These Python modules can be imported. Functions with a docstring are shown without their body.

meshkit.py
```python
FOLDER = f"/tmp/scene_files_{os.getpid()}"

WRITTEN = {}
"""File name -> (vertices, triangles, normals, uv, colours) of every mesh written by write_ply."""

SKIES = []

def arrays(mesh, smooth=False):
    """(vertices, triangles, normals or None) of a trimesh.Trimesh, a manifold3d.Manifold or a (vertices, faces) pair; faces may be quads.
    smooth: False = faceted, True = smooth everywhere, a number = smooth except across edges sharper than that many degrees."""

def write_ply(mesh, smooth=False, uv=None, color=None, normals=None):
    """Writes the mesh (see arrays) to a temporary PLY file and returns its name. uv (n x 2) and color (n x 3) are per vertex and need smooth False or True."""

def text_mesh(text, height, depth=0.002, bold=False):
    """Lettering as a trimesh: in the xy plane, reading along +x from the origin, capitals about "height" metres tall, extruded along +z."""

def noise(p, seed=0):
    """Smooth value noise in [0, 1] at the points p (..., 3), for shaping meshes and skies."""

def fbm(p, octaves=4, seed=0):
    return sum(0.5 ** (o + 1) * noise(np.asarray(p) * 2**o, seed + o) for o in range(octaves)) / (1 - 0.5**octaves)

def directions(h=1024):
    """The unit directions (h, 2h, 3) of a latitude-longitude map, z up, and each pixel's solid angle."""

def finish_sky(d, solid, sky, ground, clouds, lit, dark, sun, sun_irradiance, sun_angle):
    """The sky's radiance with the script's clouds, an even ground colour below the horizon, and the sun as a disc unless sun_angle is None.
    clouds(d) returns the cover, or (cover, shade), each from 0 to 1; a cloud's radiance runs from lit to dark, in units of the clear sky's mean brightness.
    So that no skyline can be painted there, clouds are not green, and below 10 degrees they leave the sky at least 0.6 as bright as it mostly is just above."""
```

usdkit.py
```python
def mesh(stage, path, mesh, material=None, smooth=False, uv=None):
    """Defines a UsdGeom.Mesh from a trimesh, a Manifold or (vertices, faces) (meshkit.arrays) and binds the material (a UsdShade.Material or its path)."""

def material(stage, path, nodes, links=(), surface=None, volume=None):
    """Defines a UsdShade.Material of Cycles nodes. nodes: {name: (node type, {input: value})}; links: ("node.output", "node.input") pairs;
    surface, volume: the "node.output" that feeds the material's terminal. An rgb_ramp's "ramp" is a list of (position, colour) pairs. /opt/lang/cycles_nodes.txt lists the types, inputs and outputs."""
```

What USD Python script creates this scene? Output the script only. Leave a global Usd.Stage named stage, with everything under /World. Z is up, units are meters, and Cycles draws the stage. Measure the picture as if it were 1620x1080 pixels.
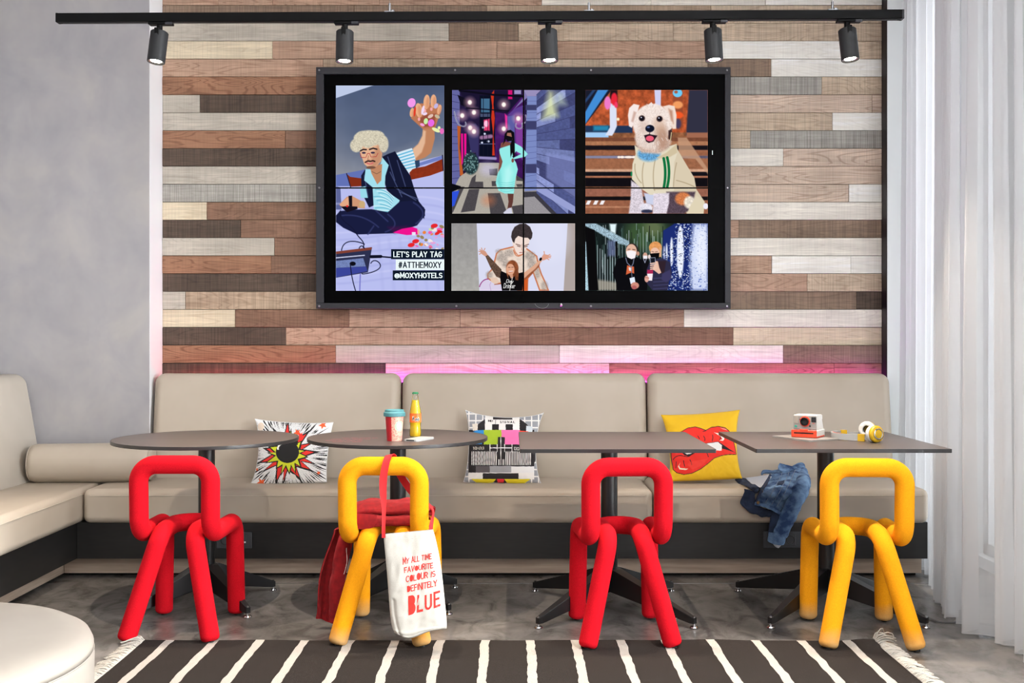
import math, random
import numpy as np, trimesh, shapely, manifold3d
from shapely import affinity
from shapely.geometry import Polygon, LineString, Point, box as sbox
from scipy.interpolate import RectBivariateSpline, CubicSpline
import usdkit, meshkit
from pxr import Usd, UsdGeom, UsdLux, UsdShade, Gf, Sdf, Vt

stage = Usd.Stage.CreateInMemory()
UsdGeom.SetStageUpAxis(stage, 'Z'); UsdGeom.SetStageMetersPerUnit(stage, 1.0)
world = UsdGeom.Xform.Define(stage, '/World'); stage.SetDefaultPrim(world.GetPrim())
UsdGeom.Scope.Define(stage, '/World/Looks')
PI = math.pi

# ------------------------------------------------------------------ camera, light
EYE, FPX, HOR = 1.209, 1700.0, 532.0          # eye height, focal length and horizon of the 1620 x 1080 photograph
cam = UsdGeom.Camera.Define(stage, '/World/camera')
cam.AddTranslateOp().Set(Gf.Vec3d(0, 0, EYE)); cam.AddRotateXOp().Set(90.0)
cam.CreateHorizontalApertureAttr(36.0); cam.CreateVerticalApertureAttr(24.0)
cam.CreateFocalLengthAttr(36.0 * FPX / 1620); cam.CreateVerticalApertureOffsetAttr(-(540 - HOR) / 1620 * 36.0)
cam.CreateExposureAttr(0.06)
cam.CreateClippingRangeAttr(Gf.Vec2f(0.05, 200))

def srgb(c):
    c = np.asarray(c, float) / 255.0
    return np.where(c <= 0.04045, c / 12.92, ((c + 0.055) / 1.055) ** 2.4)
def lin(r, g, b): return tuple(float(x) for x in srgb((r, g, b)))

def rect_light(name, loc, rot, w, h, power, col=(1, 1, 1)):
    l = UsdLux.RectLight.Define(stage, '/World/' + name)
    l.CreateWidthAttr(w); l.CreateHeightAttr(h); l.CreateIntensityAttr(power); l.CreateColorAttr(Gf.Vec3f(*col))
    x = UsdGeom.Xformable(l); x.AddTranslateOp().Set(Gf.Vec3d(*loc)); x.AddRotateXYZOp().Set(Gf.Vec3f(*rot))
    return l
dome = UsdLux.DomeLight.Define(stage, '/World/sky'); dome.CreateIntensityAttr(1.0); dome.CreateColorAttr(Gf.Vec3f(0.80, 0.9, 1.0))
# daylight outside the tall window of the right wall, and unseen fill lights added under the ceiling to brighten the room
rect_light('window_daylight', (3.05, 2.0, 1.75), (0, 90, 0), 3.3, 2.8, 58.0, (0.95, 0.98, 1.0))
rect_light('window_daylight_001', (3.05, 5.32, 1.75), (0, 90, 0), 3.3, .9, 6.0, (0.95, 0.98, 1.0))
rect_light('ceiling_panel_lamp', (0.3, 2.3, 3.27), (0, 0, 0), 2.8, 1.2, 4.1, (1.0, 0.955, 0.90))
rect_light('ceiling_panel_lamp_001', (0.9, -1.4, 3.27), (0, 0, 0), 4.2, 1.8, 5.8, (1.0, 0.965, 0.92))
SPOT_POWER = 100000.0

# ------------------------------------------------------------------ prim helpers
taken = {}
def numbered(name, parent='/World'):
    k = (parent, name); n = taken.get(k, 0); taken[k] = n + 1
    return name if n == 0 else '%s_%03d' % (name, n)
def path_of(parent): return '/World' if parent is None else str(parent.GetPath())
def info(p, label=None, cat=None, group=None, kind=None):
    for k, v in (('label', label), ('category', cat), ('group', group), ('kind', kind)):
        if v: p.SetCustomDataByKey(k, v)
    return p
def thing(name, label, cat, loc=(0, 0, 0), rz=0.0, group=None):
    x = UsdGeom.Xform.Define(stage, '/World/' + numbered(name))
    x.AddTranslateOp().Set(Gf.Vec3d(*map(float, loc))); x.AddRotateZOp().Set(float(rz))
    return info(x.GetPrim(), label, cat, group)
def obj(name, mesh, mat, parent=None, smooth=30, color=None, label=None, cat=None, group=None, kind=None):
    par = path_of(parent)
    if isinstance(mesh, list): mesh = join(mesh)
    m = usdkit.mesh(stage, par + '/' + numbered(name, par), mesh, MATS[mat], smooth=smooth)
    if color is not None:
        UsdGeom.PrimvarsAPI(m).CreatePrimvar('tint', Sdf.ValueTypeNames.Color3fArray, 'vertex').Set(Vt.Vec3fArray.FromNumpy(np.asarray(color, np.float32)))
    return info(m.GetPrim(), label, cat, group, kind)
def struct(name, mesh, mat, parent=None, smooth=30, label=None):
    return obj(name, mesh, mat, parent, smooth, label=label, kind='structure' if parent is None else None)
def dup(src, loc, rz, label):
    was = src.GetCustomData()
    t = thing(src.GetName().rstrip('0123456789').rstrip('_'), label, was['category'], loc, rz, was.get('group'))
    t.GetReferences().AddInternalReference(src.GetPath()); t.SetInstanceable(True)
    return t
def P(px, py, Y):                                # the point at distance Y from the camera plane that the photograph shows at (px, py)
    return np.array([(px - 810.0) * Y / FPX, Y, EYE - (py - HOR) * Y / FPX])
def XZ(px, py, Y): p = P(px, py, Y); return p[0], p[2]

# ------------------------------------------------------------------ mesh helpers
def join(ms):
    V, F, n = [], [], 0
    for m in ms:
        v, f = (np.asarray(m.vertices), np.asarray(m.faces)) if hasattr(m, 'vertices') else meshkit.arrays(m)[:2]
        V.append(v); F.append(np.asarray(f) + n); n += len(v)
    return np.vstack(V), np.vstack(F)
def tm(m):
    v, f = meshkit.arrays(m)[:2]
    return trimesh.Trimesh(v, f, process=False)
def moved(m, loc=(0, 0, 0), rx=0, ry=0, rz=0, s=None):
    v, f = meshkit.arrays(m)[:2]
    v = np.array(v, float)
    if s is not None: v = v * np.asarray(s, float)
    R = trimesh.transformations.euler_matrix(rx, ry, rz)[:3, :3]
    return v @ R.T + np.asarray(loc, float), f
def bx(x0, x1, y0, y1, z0, z1, b=0.0, seg=1):
    """A box, its edges chamfered by b (12 to 60 triangles)."""
    lo, hi = np.array([x0, y0, z0], float), np.array([x1, y1, z1], float)
    if b <= 0:
        m = trimesh.creation.box(bounds=[lo, hi]); return np.array(m.vertices), np.array(m.faces)
    pts = []
    for i in np.ndindex(2, 2, 2):
        c = np.where(np.array(i) == 0, lo, hi); d = np.where(np.array(i) == 0, 1, -1)
        for k in range(3):
            q = c + d * b; q[k] = c[k]; pts.append(q)
    return meshkit.arrays(manifold3d.Manifold.hull_points(np.array(pts)))[:2]
def rbox(sx, sy, sz, r, n=6, inner=6):
    """A closed box centred on the origin with rounded edges; inner: cells across each flat side."""
    h = np.array([sx, sy, sz]) / 2.0
    def axis(hh):
        a = np.linspace(-PI / 4, 0, n + 1)
        e = r + r * np.tan(a)                     # tangent spacing of a cube sphere
        lo = -hh + e[:-1]; mid = np.linspace(-hh + r, hh - r, inner + 1)
        return np.concatenate([lo, mid, -lo[::-1]])
    V, F, off = [], [], 0
    for ax in range(3):
        for sg in (-1, 1):
            u, w = [(1, 2), (2, 0), (0, 1)][ax]
            A, B = np.meshgrid(axis(h[u]), axis(h[w]), indexing='ij')
            p = np.zeros(A.shape + (3,)); p[..., u] = A; p[..., w] = B; p[..., ax] = sg * h[ax]
            V.append(p.reshape(-1, 3)); na, nb = A.shape
            F.append(grid_faces(na, nb, flip=(sg < 0)) + off); off += na * nb
    V = np.vstack(V); F = np.vstack(F)
    c = np.clip(V, -(h - r), h - r); d = V - c
    V = c + r * d / np.maximum(np.linalg.norm(d, axis=1, keepdims=True), 1e-9)
    t = trimesh.Trimesh(V, F, process=False); t.merge_vertices(digits_vertex=6)
    return np.array(t.vertices), np.array(t.faces)
def grid_faces(nu, nv, flip=False, wrap_u=False, wrap_v=False):
    i, j = np.meshgrid(np.arange(nu if wrap_u else nu - 1), np.arange(nv if wrap_v else nv - 1), indexing='ij')
    a, b, c, d = i * nv + j, ((i + 1) % nu) * nv + j, ((i + 1) % nu) * nv + (j + 1) % nv, i * nv + (j + 1) % nv
    f = np.vstack([np.stack([a, b, c], -1).reshape(-1, 3), np.stack([a, c, d], -1).reshape(-1, 3)])
    return f[:, ::-1] if flip else f
def frames(p):
    t = np.gradient(p, axis=0); t /= np.linalg.norm(t, axis=1, keepdims=True) + 1e-12
    a = np.cross(t[0], [0, 0, 1.0]);
    if np.linalg.norm(a) < 1e-3: a = np.cross(t[0], [0, 1.0, 0])
    a /= np.linalg.norm(a); A = [a]
    for k in range(1, len(p)):
        a = A[-1] - t[k] * np.dot(A[-1], t[k]); A.append(a / np.linalg.norm(a))
    A = np.array(A); return t, A, np.cross(t, A)
def tube(p, r, n=20, caps=True):
    p = np.asarray(p, float); _, A, B = frames(p)
    r = np.broadcast_to(np.asarray(r, float), (len(p),))
    th = np.arange(n) * 2 * PI / n
    v = p[:, None] + r[:, None, None] * (np.cos(th)[None, :, None] * A[:, None] + np.sin(th)[None, :, None] * B[:, None])
    v = v.reshape(-1, 3); f = grid_faces(len(p), n, wrap_v=True)
    if caps:
        k = len(v); v = np.vstack([v, p[0], p[-1]]); j = np.arange(n); j2 = (j + 1) % n; e = (len(p) - 1) * n
        f = np.vstack([f, np.stack([np.full(n, k), j, j2], -1), np.stack([np.full(n, k + 1), e + j2, e + j], -1)])
    return v, f[:, ::-1]
def fillet(pts, rad, step=0.012):
    """A polyline with its corners rounded, sampled about every step."""
    pts = [np.asarray(p, float) for p in pts]; out = [pts[0]]
    rad = np.broadcast_to(rad, (len(pts),))
    for k in range(1, len(pts) - 1):
        a, b, c = pts[k - 1], pts[k], pts[k + 1]
        u, w = (a - b) / np.linalg.norm(a - b), (c - b) / np.linalg.norm(c - b)
        ang = math.acos(np.clip(np.dot(u, w), -1, 1)); d = rad[k] / math.tan(ang / 2)
        d = min(d, 0.49 * np.linalg.norm(a - b), 0.49 * np.linalg.norm(c - b)); R = d * math.tan(ang / 2)
        m = (u + w) / np.linalg.norm(u + w); C = b + m * R / math.sin(ang / 2)
        s, e = b + u * d - C, b + w * d - C
        sw = math.acos(np.clip(np.dot(s, e) / (R * R), -1, 1)); N = max(3, int(R * sw / step))
        for q in np.linspace(0, 1, N + 1):
            out.append(C + (math.sin((1 - q) * sw) * s + math.sin(q * sw) * e) / math.sin(sw))
    out.append(pts[-1]); res = [out[0]]
    for q in out[1:]:
        L = np.linalg.norm(q - res[-1])
        if L < 1e-6: continue
        n = max(1, int(L / (step * 3)))
        a = res[-1]
        for k in range(1, n + 1): res.append(a + (q - a) * k / n)
    return np.array(res)
def lathe(profile, n=40, close=False):
    """profile: (radius, height) from bottom to top; a zero radius closes the end."""
    pr = np.asarray(profile, float); th = np.arange(n) * 2 * PI / n
    v = np.stack([pr[:, 0, None] * np.cos(th), pr[:, 0, None] * np.sin(th), np.broadcast_to(pr[:, 1, None], (len(pr), n))], -1).reshape(-1, 3)
    return v, grid_faces(len(pr), n, wrap_v=True)[:, ::-1]
def cyl(r, z0, z1, n=28, b=0.0):
    return lathe([(0, z0), (r - b, z0), (r, z0 + b), (r, z1 - b), (r - b, z1), (0, z1)] if b else [(0, z0), (r, z0), (r, z1), (0, z1)], n)
def extrude(poly, h):
    """A shapely shape extruded along z."""
    gs = [g for g in getattr(poly, 'geoms', [poly]) if g.area > 1e-9]
    return join([trimesh.creation.extrude_polygon(g, h, engine='earcut') for g in gs])
def solidify(G, th, normal_sign=1):
    """A grid of points (nu, nv, 3) as a closed sheet of thickness th."""
    nu, nv = G.shape[:2]
    N = np.cross(np.gradient(G, axis=0), np.gradient(G, axis=1)); N /= np.linalg.norm(N, axis=2, keepdims=True) + 1e-12
    T = np.broadcast_to(np.asarray(th, float), (nu, nv))[..., None]
    a, b = (G + N * T / 2).reshape(-1, 3), (G - N * T / 2).reshape(-1, 3); n = nu * nv
    f = grid_faces(nu, nv); rim = np.concatenate([np.arange(nv), np.arange(1, nu) * nv + nv - 1, (nu - 1) * nv + np.arange(nv - 2, -1, -1), np.arange(nu - 2, 0, -1) * nv])
    r2 = np.roll(rim, -1)
    return np.vstack([a, b]), np.vstack([f, f[:, ::-1] + n, np.stack([rim, rim + n, r2], -1), np.stack([r2, rim + n, r2 + n], -1)])
def spline_sheet(ctrl, nu, nv):
    """A smooth grid of points through a rectangular array of control points."""
    C = np.asarray(ctrl, float); a, b = C.shape[:2]
    ku, kv = min(3, a - 1), min(3, b - 1)
    u, w = np.linspace(0, 1, a), np.linspace(0, 1, b)
    return np.stack([RectBivariateSpline(u, w, C[..., k], kx=ku, ky=kv, s=0)(np.linspace(0, 1, nu), np.linspace(0, 1, nv)) for k in range(3)], -1)
def curve(pts, n):
    pts = np.asarray(pts, float); s = np.concatenate([[0], np.cumsum(np.linalg.norm(np.diff(pts, axis=0), axis=1))])
    return CubicSpline(s, pts)(np.linspace(0, s[-1], n))
def ribbon(pts, wdir, width, th, n=40):
    """A flat strap along a smooth path; wdir and width may vary from point to point."""
    p = curve(pts, n); k = np.linspace(0, 1, len(pts))
    W = np.stack([np.interp(np.linspace(0, 1, n), k, np.broadcast_to(wdir, (len(pts), 3))[:, i]) for i in range(3)], -1)
    W /= np.linalg.norm(W, axis=1, keepdims=True)
    w = np.interp(np.linspace(0, 1, n), k, np.broadcast_to(width, (len(pts),)))[:, None]
    return solidify(np.stack([p - W * w / 2, p, p + W * w / 2], 1), th)

# ------------------------------------------------------------------ lettering: strokes as shapely shapes, capitals one unit high
_A = lambda cx, cy, rx, ry, a0, a1, n=14: [(cx + rx * math.cos(math.radians(a)), cy + ry * math.sin(math.radians(a))) for a in np.linspace(a0, a1, n)]
GLYPH = {
 'A': (.62, [[(0, 0), (.31, 1), (.62, 0)], [(.12, .33), (.5, .33)]]), 'B': (.55, [[(0, 0), (0, 1)], [(0, 1)] + _A(.28, .76, .24, .24, 90, -90) + [(0, .52)], [(0, .52)] + _A(.28, .26, .27, .26, 90, -90) + [(0, 0)]]),
 'C': (.55, [_A(.3, .5, .3, .5, 50, 310, 20)]), 'D': (.56, [[(0, 0), (0, 1)] + _A(.2, .5, .36, .5, 90, -90, 18) + [(0, 0)]]),
 'E': (.48, [[(.48, 1), (0, 1), (0, 0), (.48, 0)], [(0, .52), (.4, .52)]]), 'F': (.46, [[(.46, 1), (0, 1), (0, 0)], [(0, .52), (.38, .52)]]),
 'G': (.58, [_A(.3, .5, .3, .5, 50, 330, 20) + [(.56, .45), (.34, .45)]]), 'H': (.55, [[(0, 0), (0, 1)], [(.55, 0), (.55, 1)], [(0, .5), (.55, .5)]]),
 'I': (.08, [[(.04, 0), (.04, 1)]]), 'L': (.44, [[(0, 1), (0, 0), (.44, 0)]]), 'M': (.7, [[(0, 0), (.04, 1), (.35, .3), (.66, 1), (.7, 0)]]),
 'N': (.55, [[(0, 0), (0, 1), (.55, 0), (.55, 1)]]), 'O': (.6, [_A(.3, .5, .3, .5, 0, 360, 28)]), 'P': (.52, [[(0, 0), (0, 1)] + _A(.24, .74, .27, .26, 90, -90) + [(0, .48)]]),
 'R': (.54, [[(0, 0), (0, 1)] + _A(.24, .75, .27, .25, 90, -90) + [(0, .5)], [(.24, .5), (.54, 0)]]), 'S': (.5, [_A(.26, .75, .24, .25, 40, 270, 14) + _A(.25, .25, .25, .25, 90, -140, 14)]),
 'T': (.54, [[(0, 1), (.54, 1)], [(.27, 1), (.27, 0)]]), 'U': (.56, [[(0, 1)] + _A(.28, .28, .28, .28, 180, 360) + [(.56, 1)]]), 'V': (.58, [[(0, 1), (.29, 0), (.58, 1)]]),
 'X': (.58, [[(0, 0), (.58, 1)], [(0, 1), (.58, 0)]]), 'Y': (.58, [[(0, 1), (.29, .48), (.58, 1)], [(.29, .48), (.29, 0)]]),
 '0': (.42, [[(0, 0), (.42, 0), (.42, 1), (0, 1), (0, 0)]]), '1': (.16, [[(.16, 0), (.16, 1), (0, .85)]]), ':': (.08, [[(.04, .25), (.04, .3)], [(.04, .7), (.04, .75)]]),
 "'": (.1, [[(.06, 1.0), (.03, .78)]]), '#': (.62, [[(.14, 0), (.26, 1)], [(.38, 0), (.5, 1)], [(.02, .34), (.58, .34)], [(.06, .68), (.62, .68)]]),
 '@': (.78, [_A(.39, .42, .39, .45, -60, 270, 26), _A(.39, .42, .16, .19, 0, 360, 18), [(.56, .62), (.56, .3), (.66, .22), (.75, .36)]]), ' ': (.3, []),
 'a': (.42, [_A(.2, .27, .2, .27, 0, 360, 16), [(.42, .56), (.42, 0)]]), 'y': (.42, [[(0, .55), (.2, .05)], [(.42, .55), (.1, -.35)]]), 'r': (.3, [[(0, .55), (0, 0)], [(0, .35), (.12, .52), (.3, .52)]]),
 'i': (.08, [[(.04, .55), (.04, 0)], [(.04, .78), (.04, .8)]]), 'n': (.4, [[(0, .55), (0, 0)], [(0, .35)] + _A(.2, .36, .19, .19, 160, 0) + [(.4, 0)]]), 'k': (.4, [[(0, 1), (0, 0)], [(.36, .55), (0, .22)], [(.12, .32), (.4, 0)]]),
 'e': (.42, [[(.02, .3), (.41, .3)] + _A(.21, .28, .2, .28, 10, 310, 18)]), 'd': (.42, [_A(.2, .27, .2, .27, 0, 360, 16), [(.42, 1), (.42, 0)]]),
}
def lettering(text, h, weight=.17, width=1.0, gap=.2, solid='', slant=0.0, jitter=0, seed=1):
    """Text as a shape whose capitals are h high, starting at the origin; letters in solid have no holes."""
    rng = random.Random(seed); x, out = 0.0, []
    for ch in text:
        adv, strokes = GLYPH[ch]
        if strokes:
            g = shapely.union_all([LineString([(a * width, b) for a, b in s]).buffer(weight / 2, cap_style='square', join_style='mitre', mitre_limit=2) for s in strokes])
            if ch in solid: g = shapely.union_all([Polygon(q.exterior) for q in getattr(g, 'geoms', [g])])
            if jitter: g = affinity.rotate(affinity.scale(g, 1, 1 + jitter * rng.uniform(-1, 1), origin=(0, 0)), jitter * 40 * rng.uniform(-1, 1))
            out.append(affinity.translate(g, x, 0))
        x += adv * width + gap
    g = shapely.union_all(out)
    return affinity.scale(affinity.skew(g, xs=slant, origin=(0, 0)), h, h, origin=(0, 0)), (x - gap) * h
def fitted(text, x0, x1, y0, y1, **k):
    """Lettering stretched to fill the box (y up)."""
    g, _ = lettering(text, 1.0, **k); a, b, c, d = g.bounds
    return affinity.translate(affinity.scale(g, (x1 - x0) / (c - a), (y1 - y0) / (d - b), origin=(a, b)), x0 - a, y0 - b)

# ------------------------------------------------------------------ flat print, drawn as shapes on a grid of mesh vertices
class Print:
    """Colours (sRGB) at the points (x right, y down) of a picture or a printed cloth."""
    def __init__(s, X, Y, base): s.X, s.Y = X, Y; s.C = np.empty(X.shape + (3,)); s.C[:] = base; s.k = (0, 0, 1.0)
    def at(s, ox, oy, sc): s.k = (ox, oy, sc); return s
    def _g(s, pts): return np.asarray(pts, float) / s.k[2] + np.array(s.k[:2])
    def put(s, g, col, soft=0.0, a=1.0, tex=0.0, seed=0, tscale=.6):
        soft = soft / s.k[2]; x0, y0, x1, y1 = g.bounds; e = soft + 1e-9
        m = (s.X >= x0 - e) & (s.X <= x1 + e) & (s.Y >= y0 - e) & (s.Y <= y1 + e)
        if not m.any(): return s
        x, y = s.X[m], s.Y[m]; inside = shapely.contains_xy(g, x, y)
        if soft > 0:
            d = shapely.distance(g.boundary, shapely.points(x, y)); w = np.clip(.5 + np.where(inside, d, -d) / soft, 0, 1)
        else: w = inside.astype(float)
        c = np.broadcast_to(np.asarray(col, float), (len(x), 3))
        if tex:
            n = meshkit.fbm(np.stack([x * tscale * .55, y * tscale * .55, x * 0 + seed], -1), 3, seed); c = np.clip(c * (1 + tex * (n[:, None] - .5) * 1.15), 0, 255)
        w = (w * a)[:, None]; s.C[m] = s.C[m] * (1 - w) + c * w; return s
    def poly(s, pts, col, soft=0, **k): return s.put(Polygon(s._g(pts)).buffer(0), col, soft, **k)
    def rect(s, x0, y0, x1, y1, col, soft=0, **k): return s.poly([(x0, y0), (x1, y0), (x1, y1), (x0, y1)], col, soft, **k)
    def ell(s, cx, cy, rx, ry, col, soft=0, rot=0, **k):
        g = affinity.rotate(affinity.scale(Point(0, 0).buffer(1, 24), rx / s.k[2], ry / s.k[2]), rot); c = s._g((cx, cy))
        return s.put(affinity.translate(g, c[0], c[1]), col, soft, **k)
    def line(s, pts, w, col, soft=0, smooth=False, **k):
        pts = curve(pts, 8 * len(pts)) if smooth and len(pts) > 2 else pts
        return s.put(LineString(s._g(pts)).buffer(w / 2 / s.k[2]), col, soft, **k)
    def text(s, g, col, soft=0, **k):                      # g in the current units, y down
        o, p, c = s.k; return s.put(affinity.translate(affinity.scale(g, 1 / c, 1 / c, origin=(0, 0)), o, p), col, soft, **k)
    def vgrad(s, y0, c0, y1, c1):
        t = np.clip((s.Y - s._g((0, y0))[1]) / (s._g((0, y1))[1] - s._g((0, y0))[1]), 0, 1)[..., None]; s.C[:] = np.asarray(c0, float) * (1 - t) + np.asarray(c1, float) * t; return s
    def noise(s, amp, sc, seed=0, sy=1.0):
        n = meshkit.fbm(np.stack([s.X * sc, s.Y * sc * sy, s.X * 0 + seed], -1), 3, seed) - .5; s.C[:] = np.clip(s.C * (1 + amp * 2 * n[..., None]), 0, 255); return s
    def linear(s): return srgb(np.clip(s.C, 0, 255)).reshape(-1, 3)
def flip_y(g): return affinity.scale(g, 1, -1, origin=(0, 0))
# ------------------------------------------------------------------ materials
MATS = {}
def mat(name, nodes, links=(), surface='p.BSDF'): MATS[name] = usdkit.material(stage, '/World/Looks/' + name, nodes, links, surface=surface); return name
def plain(name, col, rough=.5, **k):
    return mat(name, {'p': ('principled_bsdf', {'base_color': lin(*col), 'roughness': rough, **k})})
def mottled(name, c1, c2, scale=6, rough=.5, stretch=(1, 1, 1), bump=0.0, bscale=80, detail=4, lo=.3, hi=.7, dist=.002, **k):
    """Two colours mixed by noise, with a fine relief."""
    nodes = {'g': ('geometry', {}), 'm': ('mapping', {'scale': stretch}), 'n': ('noise_texture', {'scale': scale, 'detail': detail}),
             'r': ('rgb_ramp', {'ramp': [(lo, lin(*c1)), (hi, lin(*c2))]}), 'p': ('principled_bsdf', {'roughness': rough, **k})}
    links = [('g.position', 'm.vector'), ('m.vector', 'n.vector'), ('n.fac', 'r.fac'), ('r.color', 'p.base_color')]
    if bump:
        nodes |= {'b': ('noise_texture', {'scale': bscale, 'detail': 3}), 'u': ('bump', {'strength': bump, 'distance': dist})}
        links += [('g.position', 'b.vector'), ('b.fac', 'u.height'), ('u.normal', 'p.normal')]
    return mat(name, nodes, links)
def printed(name, rough=.8, **k):
    return mat(name, {'a': ('attribute', {'attribute': 'tint'}), 'p': ('principled_bsdf', {'roughness': rough, **k})}, [('a.color', 'p.base_color')])

def plank(name, c, ring, grain=.55, rings=.55, saw=.35):
    """Old board: streaks along the grain, growth rings drawn as dark lines, saw marks across; every board differs by its own random number."""
    a, d = np.array(c, float), np.array(ring, float)
    nodes = {'o': ('object_info', {}), 'g': ('geometry', {}), 'ro': ('combine_xyz', {}), 'k1': ('math', {'math_type': 'multiply', 'value2': 37.0}), 'k2': ('math', {'math_type': 'multiply', 'value2': 91.0}),
             'add': ('mix', {'mix_type': 'add', 'fac': 1.0}),
             'm1': ('mapping', {'scale': (2.2, 1, 45)}), 'n1': ('noise_texture', {'scale': 1.6, 'detail': 6, 'roughness': .65}),
             'm2': ('mapping', {'scale': (1.15, 1, 11)}), 'n2': ('noise_texture', {'scale': 1.1, 'detail': 1.5, 'distortion': .35}),
             's1': ('math', {'math_type': 'multiply', 'value2': 120.0}), 's2': ('math', {'math_type': 'sine'}), 's3': ('map_range', {'from_min': .45, 'from_max': 1.0, 'to_min': 0.0, 'to_max': rings, 'clamp': True}),
             'm3': ('mapping', {'scale': (110, 1, 2.5)}), 'n3': ('noise_texture', {'scale': 1.0, 'detail': 2}),
             'm4': ('mapping', {'scale': (2.5, 1, 6)}), 'n4': ('noise_texture', {'scale': 1.5, 'detail': 3}),
             'r1': ('rgb_ramp', {'ramp': [(.28, lin(*(a * .80 + d * .20))), (.5, lin(*a)), (.72, lin(*np.minimum(a * 1.10, 250)))]}),
             'r3': ('rgb_ramp', {'ramp': [(.35, (1 - saw * .45,) * 3), (.6, (1, 1, 1))]}), 'r4': ('rgb_ramp', {'ramp': [(.3, (1 - grain * .35,) * 3), (.65, (1.04, 1.04, 1.04))]}),
             'x1': ('mix', {'color2': lin(*d)}), 'x2': ('mix', {'mix_type': 'multiply', 'fac': 1.0}), 'x3': ('mix', {'mix_type': 'multiply', 'fac': 1.0}),
             'u': ('bump', {'strength': .35, 'distance': .0015}), 'p': ('principled_bsdf', {'roughness': .72, 'specular_ior_level': .3})}
    links = [('o.random', 'k1.value1'), ('o.random', 'k2.value1'), ('k1.value', 'ro.x'), ('k2.value', 'ro.z'), ('g.position', 'add.color1'), ('ro.vector', 'add.color2')]
    for i in '1234': links += [('add.color', f'm{i}.vector'), (f'm{i}.vector', f'n{i}.vector')]
    links += [('n1.fac', 'r1.fac'), ('n2.fac', 's1.value1'), ('s1.value', 's2.value1'), ('s2.value', 's3.value'), ('r1.color', 'x1.color1'), ('s3.result', 'x1.fac'),
              ('n3.fac', 'r3.fac'), ('x1.color', 'x2.color1'), ('r3.color', 'x2.color2'), ('n4.fac', 'r4.fac'), ('x2.color', 'x3.color1'), ('r4.color', 'x3.color2'), ('x3.color', 'p.base_color'),
              ('n3.fac', 'u.height'), ('u.normal', 'p.normal')]
    return mat(name, nodes, links)
plank('board_white', (240, 237, 228), (192, 184, 172), rings=.2, saw=.12, grain=.25)
plank('board_whitewashed', (228, 222, 211), (172, 162, 149), rings=.2, saw=.15, grain=.3)
plank('board_cream', (212, 198, 172), (166, 140, 108), rings=.25, saw=.2, grain=.3)
plank('board_pale_grey', (188, 180, 167), (132, 121, 109), rings=.2, saw=.2, grain=.5)
plank('board_weathered', (172, 168, 160), (110, 105, 99), rings=.1, saw=.75, grain=.5)
plank('board_pale_rose_daylit', (212, 191, 172), (156, 126, 106), rings=.5, saw=.25)  # this and the next: paler rose and tan, partly daylight painted into the wood
plank('board_pale_tan_daylit', (202, 182, 159), (144, 118, 95), rings=.35, saw=.45)
plank('board_tan', (182, 159, 136), (126, 100, 80), rings=.35, saw=.5)
plank('board_rose', (186, 154, 132), (130, 94, 76), rings=.5, saw=.3)
plank('board_red', (156, 115, 90), (100, 63, 46), rings=.55, saw=.2)
plank('board_russet', (138, 106, 87), (88, 61, 48), rings=.35, saw=.4)
plank('board_brown', (144, 122, 104), (94, 76, 63), rings=.3, saw=.6)
plank('board_dark', (96, 81, 70), (52, 42, 36), rings=.3, saw=.8, grain=.9)

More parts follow.
